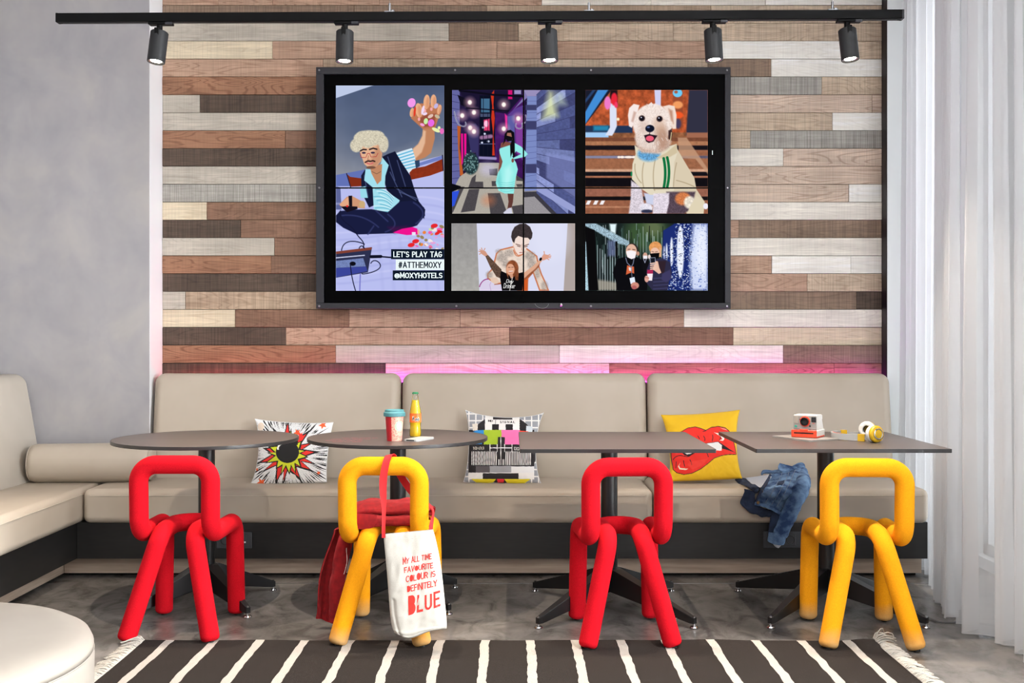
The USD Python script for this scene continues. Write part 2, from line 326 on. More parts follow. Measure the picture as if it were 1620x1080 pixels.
# walls and floor
mat('plaster', {'g': ('geometry', {}), 'n': ('noise_texture', {'scale': 3.4, 'detail': 6, 'roughness': .55, 'distortion': .4}), 'm': ('mapping', {'scale': (1.6, 1, .9)}), 'n2': ('noise_texture', {'scale': 2.6, 'detail': 8, 'roughness': .6}),
    'r': ('rgb_ramp', {'ramp': [(.3, lin(153, 151, 154)), (.5, lin(163, 160, 161)), (.7, lin(172, 168, 165))]}), 'r2': ('rgb_ramp', {'ramp': [(.34, (.90, .90, .905)), (.58, (1, 1, 1))]}),
    'x': ('mix', {'mix_type': 'multiply', 'fac': .8}), 'u': ('bump', {'strength': .25, 'distance': .004}), 'p': ('principled_bsdf', {'roughness': .62, 'specular_ior_level': .35})},
    [('g.position', 'n.vector'), ('g.position', 'm.vector'), ('m.vector', 'n2.vector'), ('n.fac', 'r.fac'), ('n2.fac', 'r2.fac'), ('r.color', 'x.color1'), ('r2.color', 'x.color2'), ('x.color', 'p.base_color'), ('n2.fac', 'u.height'), ('u.normal', 'p.normal')])
mat('concrete', {'g': ('geometry', {}), 'n': ('noise_texture', {'scale': 1.6, 'detail': 8, 'roughness': .6, 'distortion': .8}), 'm': ('mapping', {'scale': (1.2, .8, 1)}), 'n2': ('noise_texture', {'scale': 7.0, 'detail': 9, 'roughness': .62, 'distortion': .7}),
    'r': ('rgb_ramp', {'ramp': [(.3, lin(62, 60, 58)), (.48, lin(95, 92, 89)), (.7, lin(134, 130, 126))]}), 'r2': ('rgb_ramp', {'ramp': [(.34, (.6, .59, .58)), (.5, (1, 1, 1)), (.66, (1.16, 1.13, 1.1))]}),
    'x': ('mix', {'mix_type': 'multiply', 'fac': .85}), 'rr': ('map_range', {'from_min': .3, 'from_max': .7, 'to_min': .20, 'to_max': .40}), 'p': ('principled_bsdf', {'specular_ior_level': .5})},
    [('g.position', 'n.vector'), ('g.position', 'm.vector'), ('m.vector', 'n2.vector'), ('n.fac', 'r.fac'), ('n2.fac', 'r2.fac'), ('r.color', 'x.color1'), ('r2.color', 'x.color2'), ('x.color', 'p.base_color'), ('n2.fac', 'rr.value'), ('rr.result', 'p.roughness')])
plain('white_paint', (226, 226, 228), .6)
plain('ceiling_paint', (215, 213, 210), .8)
plain('column_paint', (232, 236, 236), .55)
plain('black_trim', (22, 22, 24), .4, specular_ior_level=.3)
plain('frame_grey', (46, 46, 51), .45, specular_ior_level=.3)
plain('screen_black', (2, 2, 3), .3, specular_ior_level=.03)
plain('screw_steel', (150, 150, 155), .3, metallic=1.0)
mat('picture', {'a': ('attribute', {'attribute': 'tint'}), 'e': ('emission', {'strength': 1.0})}, [('a.color', 'e.color')], surface='e.emission')
def glow(name, col, s): return mat(name, {'e': ('emission', {'color': lin(*col), 'strength': s})}, surface='e.emission')
glow('caption_white', (232, 244, 244), 1.0); glow('caption_dark', (16, 26, 42), 1.0)
glow('lamp_lens', (255, 240, 214), 22.0)
# sofa
mottled('leather', (176, 163, 146), (187, 175, 159), scale=3, rough=.46, bump=.10, bscale=900, dist=.0006, specular_ior_level=.4)
mottled('leather_pale', (172, 163, 150), (184, 175, 163), scale=3, rough=.45, bump=.10, bscale=900, dist=.0006, specular_ior_level=.4)
mottled('leather_pouf', (146, 138, 128), (158, 150, 140), scale=3, rough=.45, bump=.10, bscale=900, dist=.0006, specular_ior_level=.4)
plain('stitching', (206, 196, 180), .6)
mottled('black_laminate', (25, 24, 24), (33, 32, 31), scale=14, rough=.45, stretch=(1, 1, 6))
mottled('plinth_oak', (168, 148, 130), (196, 177, 158), scale=4, rough=.55, stretch=(1, 1, 14), bump=.05)
plain('shadow_gap', (12, 12, 12), .8)
# tables
mottled('table_laminate', (75, 66, 63), (81, 72, 68), scale=120, rough=.36, detail=2, specular_ior_level=.45)
plain('table_edge', (38, 36, 36), .38)
plain('black_steel', (15, 15, 17), .38)
plain('chrome', (190, 190, 192), .14, metallic=1.0)
plain('pink_print', (190, 92, 108), .5)
# chairs
def felt(name, c1, c2, dirt=None):
    nodes = {'g': ('geometry', {}), 'n': ('noise_texture', {'scale': 260.0, 'detail': 2}), 'r': ('rgb_ramp', {'ramp': [(.3, lin(*c1)), (.7, lin(*c2))]}), 'u': ('bump', {'strength': .18, 'distance': .0012}),
             'p': ('principled_bsdf', {'roughness': .92, 'specular_ior_level': .12, 'sheen_weight': .10, 'sheen_roughness': .4, 'sheen_tint': lin(*np.minimum(np.array(c2) * 1.1 + 25, 255))})}
    links = [('g.position', 'n.vector'), ('n.fac', 'r.fac'), ('n.fac', 'u.height'), ('u.normal', 'p.normal')]
    if dirt:
        nodes |= {'s': ('separate_xyz', {}), 'n2': ('noise_texture', {'scale': 14.0, 'detail': 3}), 'k': ('math', {'math_type': 'multiply_add', 'value2': .07, 'value3': -.035}), 'a': ('math', {'math_type': 'add'}),
                  'mr': ('map_range', {'from_min': .015, 'from_max': .085, 'to_min': .62, 'to_max': 0.0, 'clamp': True}), 'x': ('mix', {'color2': lin(*dirt)})}
        links += [('g.position', 's.vector'), ('g.position', 'n2.vector'), ('n2.fac', 'k.value1'), ('k.value', 'a.value1'), ('s.z', 'a.value2'), ('a.value', 'mr.value'), ('mr.result', 'x.fac'), ('r.color', 'x.color1'), ('x.color', 'p.base_color')]
    else: links.append(('r.color', 'p.base_color'))
    return mat(name, nodes, links)
felt('felt_red', (170, 8, 22), (190, 13, 28)); felt('felt_yellow', (212, 136, 12), (226, 150, 18), dirt=(150, 138, 110))
plain('rubber', (18, 18, 18), .6)
# cloth and small things
printed('printed_cotton', .85, sheen_weight=.1); printed('printed_gloss', .35); printed('rug_wool', .95)
mottled('canvas', (186, 181, 171), (198, 193, 184), scale=500, rough=.9, bump=.25, bscale=700, dist=.0008)
plain('red_ink', (206, 44, 34), .8); plain('strap_red', (184, 18, 24), .85)
mottled('hoodie', (122, 6, 14), (146, 10, 18), scale=60, rough=.95, bump=.2, bscale=500, dist=.001)
plain('cord_white', (226, 222, 214), .8)
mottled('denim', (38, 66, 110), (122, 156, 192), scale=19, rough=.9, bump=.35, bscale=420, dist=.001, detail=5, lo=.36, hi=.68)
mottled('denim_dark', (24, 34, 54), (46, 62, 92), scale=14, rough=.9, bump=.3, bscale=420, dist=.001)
plain('lining', (196, 200, 208), .9); plain('denim_thread', (126, 138, 152), .8); plain('brass', (150, 120, 84), .35, metallic=1.0)
plain('white_plastic', (204, 202, 197), .4); plain('coral_plastic', (206, 62, 32), .4); plain('lens_black', (12, 12, 14), .12); plain('teal_plastic', (30, 150, 128), .4); plain('flash_grey', (150, 142, 132), .2)
plain('tablet_grey', (140, 136, 132), .35); plain('grey_plastic', (158, 159, 158), .45); plain('yellow_plastic', (196, 156, 14), .4); plain('phone_white', (176, 178, 177), .3); plain('phone_dark', (40, 40, 42), .3)
plain('teal_silicone', (70, 128, 134), .55); plain('cap_green', (34, 120, 72), .35)
mat('clear_glass', {'f': ('layer_weight', {'blend': .12}), 't': ('transparent_bsdf', {'color': (.97, .98, .97)}), 'g': ('glossy_bsdf', {'roughness': .04, 'color': (1, 1, 1)}), 'x': ('mix_closure', {})}, [('f.fresnel', 'x.fac'), ('t.BSDF', 'x.closure1'), ('g.BSDF', 'x.closure2')], surface='x.closure')
mat('orange_soda', {'p': ('principled_bsdf', {'base_color': lin(255, 186, 14), 'roughness': .3, 'subsurface_weight': .6, 'subsurface_scale': .02, 'subsurface_radius': (1, .6, .1), 'coat_weight': .5})})
plain('socket_plate', (66, 67, 71), .42); plain('socket_dark', (20, 20, 22), .4); plain('ink_white', (225, 225, 225), .6)
plain('lamp_black', (34, 35, 37), .5, specular_ior_level=.3); plain('track_black', (7, 7, 8), .5, specular_ior_level=.12); plain('reflector', (170, 168, 165), .25, metallic=.9); plain('wire_steel', (140, 142, 146), .3, metallic=1.0); plain('pendant_black', (46, 40, 46), .35)
plain('cable_grey', (92, 92, 94), .6); plain('window_frame', (196, 198, 200), .45)
mat('window_glass', {'f': ('fresnel', {'IOR': 1.45}), 't': ('transparent_bsdf', {}), 'g': ('glossy_bsdf', {'roughness': .02, 'color': (1, 1, 1)}), 'x': ('mix_closure', {})}, [('f.fac', 'x.fac'), ('t.BSDF', 'x.closure1'), ('g.BSDF', 'x.closure2')], surface='x.closure')
mat('sheer', {'tr': ('transparent_bsdf', {'color': (1, 1, 1)}), 'd': ('diffuse_bsdf', {'color': lin(208, 208, 210)}), 'tl': ('translucent_bsdf', {'color': lin(230, 231, 232)}), 'a': ('mix_closure', {'fac': .4}), 'x': ('mix_closure', {'fac': .64})},
    [('d.BSDF', 'a.closure1'), ('tl.BSDF', 'a.closure2'), ('tr.BSDF', 'x.closure1'), ('a.closure', 'x.closure2')], surface='x.closure')
# woven rug: dark field with pale stripes whose edges wander
mat('rug_field', {'g': ('geometry', {}), 's': ('separate_xyz', {}), 'n': ('noise_texture', {'scale': 9.0, 'detail': 3}), 'k': ('math', {'math_type': 'multiply_add', 'value2': .022, 'value3': -.011 + 1.3715}), 'a': ('math', {'math_type': 'add'}), 'd': ('math', {'math_type': 'divide', 'value2': .1784}),
    'f': ('math', {'math_type': 'fraction'}), 'l': ('math', {'math_type': 'less_than', 'value2': .19}), 'm': ('mapping', {'scale': (1, 1, 1)}), 'n2': ('noise_texture', {'scale': 320.0, 'detail': 2}), 'n3': ('noise_texture', {'scale': 6.0, 'detail': 4}),
    'rd': ('rgb_ramp', {'ramp': [(.3, lin(30, 26, 24)), (.7, lin(52, 47, 44))]}), 'rl': ('rgb_ramp', {'ramp': [(.3, lin(150, 144, 136)), (.7, lin(182, 176, 168))]}), 'x': ('mix', {}), 'u': ('bump', {'strength': .6, 'distance': .002}), 'p': ('principled_bsdf', {'roughness': .96, 'specular_ior_level': .1})},
    [('g.position', 's.vector'), ('g.position', 'n.vector'), ('n.fac', 'k.value1'), ('s.x', 'a.value1'), ('k.value', 'a.value2'), ('a.value', 'd.value1'), ('d.value', 'f.value1'), ('f.value', 'l.value1'), ('g.position', 'n2.vector'), ('n2.fac', 'rd.fac'), ('n2.fac', 'rl.fac'),
     ('l.value', 'x.fac'), ('rd.color', 'x.color1'), ('rl.color', 'x.color2'), ('x.color', 'p.base_color'), ('n2.fac', 'u.height'), ('u.normal', 'p.normal')])
plain('fringe_cotton', (172, 166, 156), .95)
# light strip behind the sofa: its colour runs from red through magenta to violet along its length
mat('led', {'g': ('geometry', {}), 's': ('separate_xyz', {}), 'm': ('map_range', {'from_min': -1.95, 'from_max': 2.06, 'to_min': 0.0, 'to_max': 1.0, 'clamp': True}),
    'r': ('rgb_ramp', {'ramp': [(0.0, (.25, .01, .02)), (.03, (.5, .01, .03)), (.06, (.9, .01, .06)), (.16, (.95, .01, .10)), (.24, (1, .02, .40)), (.34, (.9, .02, .84)), (.92, (.9, .02, .84)), (1.0, (.42, .01, .9))]}), 'e': ('emission', {'strength': 26.0})},
    [('g.position', 's.vector'), ('s.x', 'm.value'), ('m.result', 'r.fac'), ('r.color', 'e.color')], surface='e.emission')
# ------------------------------------------------------------------ room
YW = 6.0                                            # boarded wall
struct('floor', bx(-2.9, 3.2, -3.0, 6.2, -.1, 0), 'concrete')
struct('floor_joint_strip', bx(-1.75, 2.2, 5.262, 5.268, 0, .0015), 'screw_steel', label='thin metal joint strip in the concrete floor before the sofa')
struct('ceiling', bx(-2.9, 3.2, -3.0, 6.2, 3.3, 3.4), 'ceiling_paint')
struct('wall_left', bx(-2.95, -2.8, -3.0, 6.1, 0, 3.3), 'plaster')
struct('wall_rear', bx(-2.9, 3.2, -3.1, -3.0, 0, 3.3), 'white_paint')
struct('wall_back_left', bx(-2.8, -1.957, 5.80, 6.1, 0, 3.3), 'plaster', label='grey plastered wall left of the boards')
struct('trim_1', bx(-1.957, -1.953, 5.801, 6.01, 0, 3.3), 'white_paint', label='white painted reveal between plaster and boards')
struct('trim_2', bx(2.066, 2.070, 5.928, 6.05, 0, 3.3), 'black_trim', label='black metal edge strip at the right end of the boards')
struct('wall_back_right', bx(2.070, 2.6, 5.93, 6.1, 0, 3.3), 'column_paint', label='pale grey column right of the boards')
wr = info(UsdGeom.Xform.Define(stage, '/World/wall_right').GetPrim(), kind='structure')
obj('wall_panel', [bx(2.45, 2.65, 3.4, 4.95, 0, 3.3), bx(2.45, 2.65, 5.7, 6.1, 0, 3.3), bx(2.45, 2.65, 4.95, 5.7, 0, .06), bx(2.45, 2.65, 4.95, 5.7, 3.15, 3.3), bx(2.45, 2.65, -3, .6, 0, 3.3), bx(2.45, 2.65, .6, 3.4, 0, .06), bx(2.45, 2.65, .6, 3.4, 3.15, 3.3)], 'column_paint', wr)
w1 = info(UsdGeom.Xform.Define(stage, '/World/window_1').GetPrim(), kind='structure')
for y0, y1 in ((.6, .66), (1.97, 2.03), (3.34, 3.4)): obj('window_post', bx(2.5, 2.58, y0, y1, .06, 3.15), 'window_frame', w1)
obj('window_rail', bx(2.5, 2.58, .6, 3.4, .06, .12), 'window_frame', w1); obj('window_rail', bx(2.5, 2.58, .6, 3.4, 3.09, 3.15), 'window_frame', w1)
for y0, y1 in ((.66, 1.97), (2.03, 3.34)): obj('pane', bx(2.535, 2.541, y0, y1, .12, 3.09), 'window_glass', w1)

w2 = info(UsdGeom.Xform.Define(stage, '/World/window_2').GetPrim(), kind='structure')
for y0, y1 in ((4.95, 5.01), (5.64, 5.7)): obj('window_post', bx(2.5, 2.58, y0, y1, .06, 3.15), 'window_frame', w2)
obj('window_rail', bx(2.5, 2.58, 4.95, 5.7, .06, .12), 'window_frame', w2); obj('window_rail', bx(2.5, 2.58, 4.95, 5.7, 3.09, 3.15), 'window_frame', w2)
obj('pane', bx(2.535, 2.541, 5.01, 5.64, .12, 3.09), 'window_glass', w2)

# boarded wall: every board is a piece of its own; (first x in the photograph, tone of board, with some daylight in the pale rose and tan), row by row from the top
W, C, G, K, T, R, E, U, B, D = ('board_whitewashed', 'board_cream', 'board_pale_grey', 'board_weathered', 'board_tan', 'board_rose', 'board_red', 'board_russet', 'board_brown', 'board_dark')
WW, PR, PT = 'board_white', 'board_pale_rose_daylit', 'board_pale_tan_daylit'
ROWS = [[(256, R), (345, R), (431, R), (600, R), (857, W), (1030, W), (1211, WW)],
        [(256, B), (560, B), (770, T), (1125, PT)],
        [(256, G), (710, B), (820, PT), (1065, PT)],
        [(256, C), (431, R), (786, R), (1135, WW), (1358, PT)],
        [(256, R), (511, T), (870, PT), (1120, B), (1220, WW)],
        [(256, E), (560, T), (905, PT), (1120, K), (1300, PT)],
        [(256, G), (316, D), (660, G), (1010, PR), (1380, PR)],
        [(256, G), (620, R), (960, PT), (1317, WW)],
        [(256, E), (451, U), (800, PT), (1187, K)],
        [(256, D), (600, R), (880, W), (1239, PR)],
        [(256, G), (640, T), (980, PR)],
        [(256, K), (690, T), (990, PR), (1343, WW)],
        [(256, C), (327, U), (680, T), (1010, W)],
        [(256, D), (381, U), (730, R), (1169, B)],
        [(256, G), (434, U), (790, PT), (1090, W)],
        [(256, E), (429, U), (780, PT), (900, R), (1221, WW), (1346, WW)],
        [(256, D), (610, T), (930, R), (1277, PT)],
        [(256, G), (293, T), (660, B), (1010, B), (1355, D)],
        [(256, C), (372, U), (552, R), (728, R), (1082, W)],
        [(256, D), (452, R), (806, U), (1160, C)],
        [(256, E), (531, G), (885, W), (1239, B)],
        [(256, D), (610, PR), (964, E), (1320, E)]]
wall = info(UsdGeom.Xform.Define(stage, '/World/wall_back').GetPrim(), kind='structure')
obj('backing', bx(-1.957, 2.09, 6.022, 6.1, 0, 3.3), 'black_trim', wall)
rng = random.Random(5)
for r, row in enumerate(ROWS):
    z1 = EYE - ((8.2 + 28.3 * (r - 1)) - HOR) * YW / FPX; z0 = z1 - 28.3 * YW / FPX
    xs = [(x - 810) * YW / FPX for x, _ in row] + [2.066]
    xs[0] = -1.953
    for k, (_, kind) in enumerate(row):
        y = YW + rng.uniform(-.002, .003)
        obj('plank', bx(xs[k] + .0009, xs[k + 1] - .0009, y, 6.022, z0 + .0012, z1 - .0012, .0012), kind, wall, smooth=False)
z = EYE - (8.2 + 28.3 * 20 + 28.3 - HOR) * YW / FPX
while z > .05:
    obj('plank', bx(-1.953, 2.066, YW, 6.022, z - .099, z - .001, .0012), B, wall, smooth=False); z -= .1   # behind the sofa
obj('plank', bx(-1.953, 2.066, YW, 6.022, 3.193, 3.299, .0012), R, wall, smooth=False)

# light strip lying behind the sofa back
led = thing('led_light_strip', 'glowing magenta light strip between the sofa back and the boarded wall', 'light strip', (0, 0, 0))
obj('light_diffuser', bx(-1.93, 2.05, 5.965, 5.985, .956, .962, .002), 'led', led)
obj('channel', bx(-1.935, 2.055, 5.955, 5.992, .944, .955), 'frame_grey', led)
for x in np.linspace(-1.8, 1.9, 6): obj('bracket', bx(x, x + .03, 5.96, 6.0, .93, .944), 'frame_grey', led)

# ------------------------------------------------------------------ video wall
YT = 5.90
def px_box(x0, y0, x1, y1, Y, ya, yb, b=0.0):
    (a, t), (c, d) = XZ(x0, y0, Y), XZ(x1, y1, Y)
    return bx(a, c, ya, yb, d, t, b)
tv = thing('video_wall', 'large video wall of four black screens in a grey metal frame showing five photographs', 'screen')
for q in ((500, 106, 1156, 117), (500, 479, 1156, 488), (500, 117, 512, 479), (1147, 117, 1156, 479)):
    obj('frame_bar', px_box(*q, YT, YT, 6.0, .0015), 'frame_grey', tv)
for q in ((512, 117, 828, 297), (828, 117, 1147, 297), (512, 297, 828, 479), (828, 297, 1147, 479)):
    q = (q[0] + .3, q[1] + .3, q[2] - .3, q[3] - .3)
    pn = obj('screen_panel', px_box(*q, YT + .02, YT + .02, 5.99, .001), 'screen_black', tv)
obj('bezel', [px_box(512, 296.2, 1147, 298.2, YT + .016, YT + .0165, YT + .02)], 'screen_black', tv)
obj('bezel', [px_box(827.1, 117, 829.1, 479, YT + .016, YT + .0165, YT + .02)], 'screen_black', tv)
for x, y in ((505, 111), (720, 111), (935, 111), (1150, 111), (505, 297), (1151, 297), (505, 484), (722, 484), (935, 484), (1150, 484)):
    c = P(x, y, YT); obj('screw', moved(cyl(.006, 0, .004, 12, .0015), c, rx=PI / 2), 'screw_steel', tv)
c = P(888, 482, YT); obj('sensor', moved(lathe([(0, 0), (.009, 0), (.009, .006), (.006, .010), (0, .012)], 16), c, rx=PI / 2), 'chrome', tv)
obj('indicator_light', px_box(1126.5, 238, 1127.7, 245, YT + .02, YT + .018, YT + .02), 'caption_white', tv)
cw = curve([P(846, 480, YT - .004), P(852, 486, YT - .006), P(862, 487, YT - .006), P(868, 480, YT - .004)], 16)
obj('loose_wire', tube(cw, .0012, 8), 'wire_steel', tv)

def picture(x0, y0, x1, y1, cell=.62):
    """The vertices of a lit picture on the screens and their print."""
    nx, ny = int((x1 - x0) / cell), int((y1 - y0) / cell)
    X, Y = np.meshgrid(np.linspace(x0, x1, nx), np.linspace(y0, y1, ny), indexing='xy')
    pr = Print(X, Y, (20, 20, 20))
    def done(label):
        d = YT + .0185
        V = np.stack([(X - 810) * d / FPX, np.full_like(X, d), EYE - (Y - HOR) * d / FPX], -1).reshape(-1, 3)
        f = grid_faces(ny, nx, flip=False)
        return obj('picture', (V, f), 'picture', tv, smooth=False, color=pr.linear(), label=label)
    return pr, done
def fingers(p, base, tips, w, col):
    for t in tips: p.line([base, t], w, col, 3)
SK1, SK2, SK3 = (226, 176, 142), (188, 128, 92), (150, 96, 70)

# picture 1: a man on a bed throwing sweets
p, done = picture(531, 135, 703, 460)
p.at(495, 100, 5.4); p.vgrad(188, (74, 88, 118), 960, (138, 142, 154)).noise(.06, .05, 3)
p.ell(640, 560, 420, 300, (70, 86, 118), 300, a=.5); p.ell(1000, 900, 300, 160, (150, 150, 158), 200, a=.5)
p.poly([(197, 188), (520, 188), (197, 298)], (186, 198, 226), 3)
p.poly([(197, 955), (460, 905), (460, 1060), (197, 1066)], (96, 112, 178), 3)
p.poly([(820, 860), (1112, 786), (1125, 2000), (197, 2000), (197, 1060), (800, 1040)], (182, 186, 234), 3)
p.poly([(880, 860), (1110, 786), (1112, 818), (830, 902)], (112, 126, 192), 3)
p.poly([(197, 1050), (1125, 1050), (1125, 1944), (197, 1944)], (182, 187, 236), 4)
p.poly([(197, 1050), (235, 1060), (245, 1250), (197, 1250)], (92, 100, 150), 4)
for k in range(12):
    y = 1160 + k * 62; p.line([(197, y + 40), (520, y + 10), (900, y - 20), (1125, y + 15)], 14, (158, 164, 220) if k % 2 else (206, 208, 246), 16, smooth=True, a=.5)
for k in range(6): p.line([(560 + 90 * k, 1500), (600 + 95 * k, 1944)], 26, (166, 172, 226), 24, a=.35)
p.poly([(296, 950), (318, 970), (430, 985), (420, 1050), (318, 1055)], (128, 44, 24), 3)
p.poly([(820, 905), (960, 880), (1110, 816), (1117, 918), (1000, 960), (835, 996)], (136, 48, 26), 3, tex=.15)
p.line([(288, 942), (322, 1056)], 8, (40, 30, 50), 3); p.line([(1107, 786), (1114, 915)], 9, (40, 34, 60), 3)
p.poly([(845, 740), (900, 690), (935, 620), (940, 555), (1038, 555), (1042, 640), (1010, 765), (960, 805), (870, 838)], SK2, 8)
p.poly([(845, 740), (900, 690), (935, 620), (942, 570), (965, 580), (958, 680), (930, 760), (870, 820)], (224, 180, 148), 14)
p.poly([(838, 470), (868, 392), (920, 342), (1000, 350), (1066, 340), (1098, 362), (1092, 410), (1062, 500), (1040, 562), (940, 562), (862, 492)], (186, 118, 84), 8)
p.poly([(900, 480), (960, 440), (1050, 430), (1040, 540), (950, 545)], (150, 80, 60), 16)
for x, y, rx, ry, ro in ((972, 330, 27, 62, 4), (1030, 325, 26, 58, 2), (905, 402, 30, 62, -8), (1080, 395, 17, 42, 12), (846, 420, 18, 40, 10)): p.ell(x, y, rx, ry, (232, 172, 132), 6, ro); p.ell(x + 8, y + 8, rx * .5, ry * .8, (202, 136, 100), 14, ro, a=.6)
for x, y in ((957, 405), (1012, 392), (907, 478)): p.ell(x, y, 11, 15, (240, 168, 170), 3)
for x, y, rx, ry, ro, c in ((843, 338, 34, 40, 20, (240, 150, 230)), (870, 412, 9, 44, 6, (222, 60, 40)), (940, 400, 12, 40, 12, (236, 214, 240)), (958, 432, 20, 12, -20, (236, 214, 240)), (965, 495, 18, 26, 10, (200, 240, 170)), (1010, 510, 27, 32, 20, (230, 104, 226)), (935, 525, 20, 12, 20, (244, 160, 214)), (1052, 570, 38, 15, 25, (230, 238, 172)), (1078, 552, 12, 14, 0, (230, 238, 172)), (1102, 580, 18, 25, 0, (232, 108, 190)), (1052, 365, 16, 24, 30, (190, 180, 226)), (1005, 452, 26, 14, -30, (222, 190, 176)), (1062, 455, 24, 14, 30, (196, 180, 150))): p.ell(x, y, rx, ry, c, 4, ro)
p.poly([(690, 775), (760, 750), (846, 724), (872, 800), (888, 892), (850, 905), (815, 945), (770, 890)], (214, 232, 244), 4)
for k in range(6): p.line([(716 + k * 6, 790 + 24 * k), (852 + 6 * k, 745 + 27 * k)], 11, (98, 180, 216), 4)
p.poly([(870, 832), (910, 826), (913, 880), (880, 898)], (44, 66, 98), 4)
p.poly([(590, 800), (640, 775), (702, 752), (760, 850), (832, 960), (868, 1080), (905, 1180), (960, 1250), (950, 1330), (880, 1230), (700, 1170), (630, 1080), (600, 960)], (20, 24, 50), 5)
p.poly([(445, 908), (412, 960), (415, 1064), (440, 1150), (480, 1232), (555, 1200), (515, 1060)], (22, 26, 54), 5)
for a, b in (((640, 800), (700, 1000)), ((720, 830), (790, 1050)), ((660, 930), (760, 1140)), ((440, 960), (470, 1140)), ((700, 1060), (880, 1170)), ((740, 1100), (900, 1160))): p.line([a, b], 7, (92, 104, 150), 8, a=.75)
p.poly([(450, 905), (500, 905), (550, 1010), (590, 800), (648, 870), (620, 960), (612, 1080), (742, 1170), (690, 1286), (520, 1250), (510, 1060), (438, 1000)], (160, 220, 234), 5)
for k in range(14): p.line([(520 + 14 * (k % 5), 1060 + 16 * k), (600 + 10 * (k % 4), 1075 + 15 * k), (690 - 3 * k, 1150 + 9 * k)], 8, (96, 172, 198) if k % 2 else (222, 244, 250), 7, smooth=True, a=.8)
p.poly([(400, 1060), (450, 1050), (470, 1150), (410, 1150)], (150, 214, 230), 6)
p.poly([(488, 888), (592, 860), (584, 1000), (550, 1035), (500, 940)], (190, 134, 100), 6); p.line([(505, 925), (545, 945), (580, 925)], 5, (120, 90, 70), 3)
p.poly([(402, 760), (415, 690), (470, 660), (560, 690), (592, 770), (582, 835), (545, 880), (490, 902), (440, 862)], SK1, 6)
p.poly([(500, 800), (560, 690), (592, 770), (582, 835), (545, 880), (500, 900)], (176, 120, 90), 30, a=.6)
for x, y, rx, ry in ((480, 640, 132, 68), (372, 702, 54, 58), (604, 690, 42, 72), (420, 640, 60, 60), (545, 630, 70, 55), (470, 690, 50, 34)): p.ell(x, y, rx, ry, (206, 198, 176), 12, tex=.30, seed=2, tscale=1.3)
p.line([(406, 748), (430, 736), (456, 738)], 12, (36, 28, 34), 4); p.line([(484, 736), (515, 726), (546, 734)], 12, (36, 28, 34), 4)
p.ell(435, 765, 17, 8, (50, 40, 70), 4); p.ell(512, 764, 18, 8, (50, 40, 70), 4)
for q in ([(404, 770), (412, 804), (452, 806), (466, 772)], [(484, 770), (496, 800), (540, 798), (556, 768)], [(466, 772), (484, 770)]): p.line(q, 5, (176, 66, 66), 2)
p.line([(476, 790), (468, 822), (486, 826)], 6, (176, 120, 96), 4)
p.line([(448, 846), (470, 834), (490, 838), (512, 832), (528, 838)], 13, (64, 40, 38), 5); p.line([(462, 852), (486, 860), (512, 850)], 12, (206, 106, 106), 4, smooth=True); p.ell(496, 890, 40, 12, (116, 80, 64), 8)
p.poly([(197, 1300), (230, 1262), (360, 1250), (500, 1246), (640, 1272), (740, 1182), (860, 1172), (950, 1232), (958, 1300), (890, 1385), (690, 1452), (380, 1462), (260, 1405), (197, 1356)], (24, 28, 62), 6)
for q in ([(250, 1300), (430, 1320), (560, 1400)], [(640, 1290), (700, 1380), (620, 1440)], [(540, 1260), (640, 1350)], [(470, 1460), (520, 1390)], [(860, 1190), (940, 1290), (880, 1370)]): p.line(q, 9, (54, 60, 108), 12, smooth=True)
p.poly([(640, 1400), (800, 1390), (840, 1420), (700, 1450)], (70, 20, 70), 30, a=.7)
p.poly([(226, 1205), (290, 1140), (332, 1132), (440, 1190), (445, 1240), (380, 1236), (250, 1228)], (204, 148, 116), 6); fingers(p, (300, 1160), ((240, 1208), (262, 1215), (290, 1222)), 22, (224, 166, 132)); p.ell(420, 1205, 26, 30, (200, 170, 120), 10)
p.poly([(238, 1225), (292, 1272), (382, 1244), (380, 1224), (300, 1220)], (20, 15, 28), 4); p.poly([(304, 1132), (335, 1130), (336, 1222), (310, 1222)], (24, 18, 28), 4); p.ell(293, 1220, 9, 9, (232, 40, 40), 3)
p.poly([(683, 1446), (760, 1414), (850, 1398), (892, 1412), (898, 1462), (800, 1467)], (236, 20, 142), 5); p.ell(902, 1442, 9, 22, (230, 170, 150), 4); p.rect(846, 1442, 878, 1470, (230, 224, 244), 4)
rg = random.Random(3)
for k in range(46):
    x = rg.uniform(830, 1122); y = rg.uniform(1340, 1590)
    if (x - 830) / 300 + (y - 1340) / 260 > .75: p.ell(x, y, rg.uniform(8, 26), rg.uniform(6, 14), rg.choice([(226, 40, 40), (232, 130, 60), (206, 226, 150), (236, 96, 170), (240, 226, 226), (150, 130, 90), (226, 160, 210)]), 4, rg.uniform(-30, 40))
for x, y in ((878, 1520, ), (1037, 1388), (840, 1552)): p.ell(x, y, 30, 18, (226, 40, 48), 4, -10)
p.poly([(197, 1610), (505, 1572), (470, 1785), (197, 1832)], (44, 48, 78), 4); p.poly([(197, 1608), (505, 1570), (500, 1594), (197, 1630)], (128, 64, 52), 4); p.line([(197, 1662), (440, 1640)], 9, (206, 210, 236), 5)
p.poly([(197, 1688), (430, 1664), (452, 1735), (197, 1748)], (112, 128, 178), 4, tex=.3, tscale=2); p.poly([(197, 1748), (455, 1736), (466, 1776), (197, 1830)], (58, 68, 150), 5); p.ell(340, 1712, 26, 18, (14, 14, 24), 4)
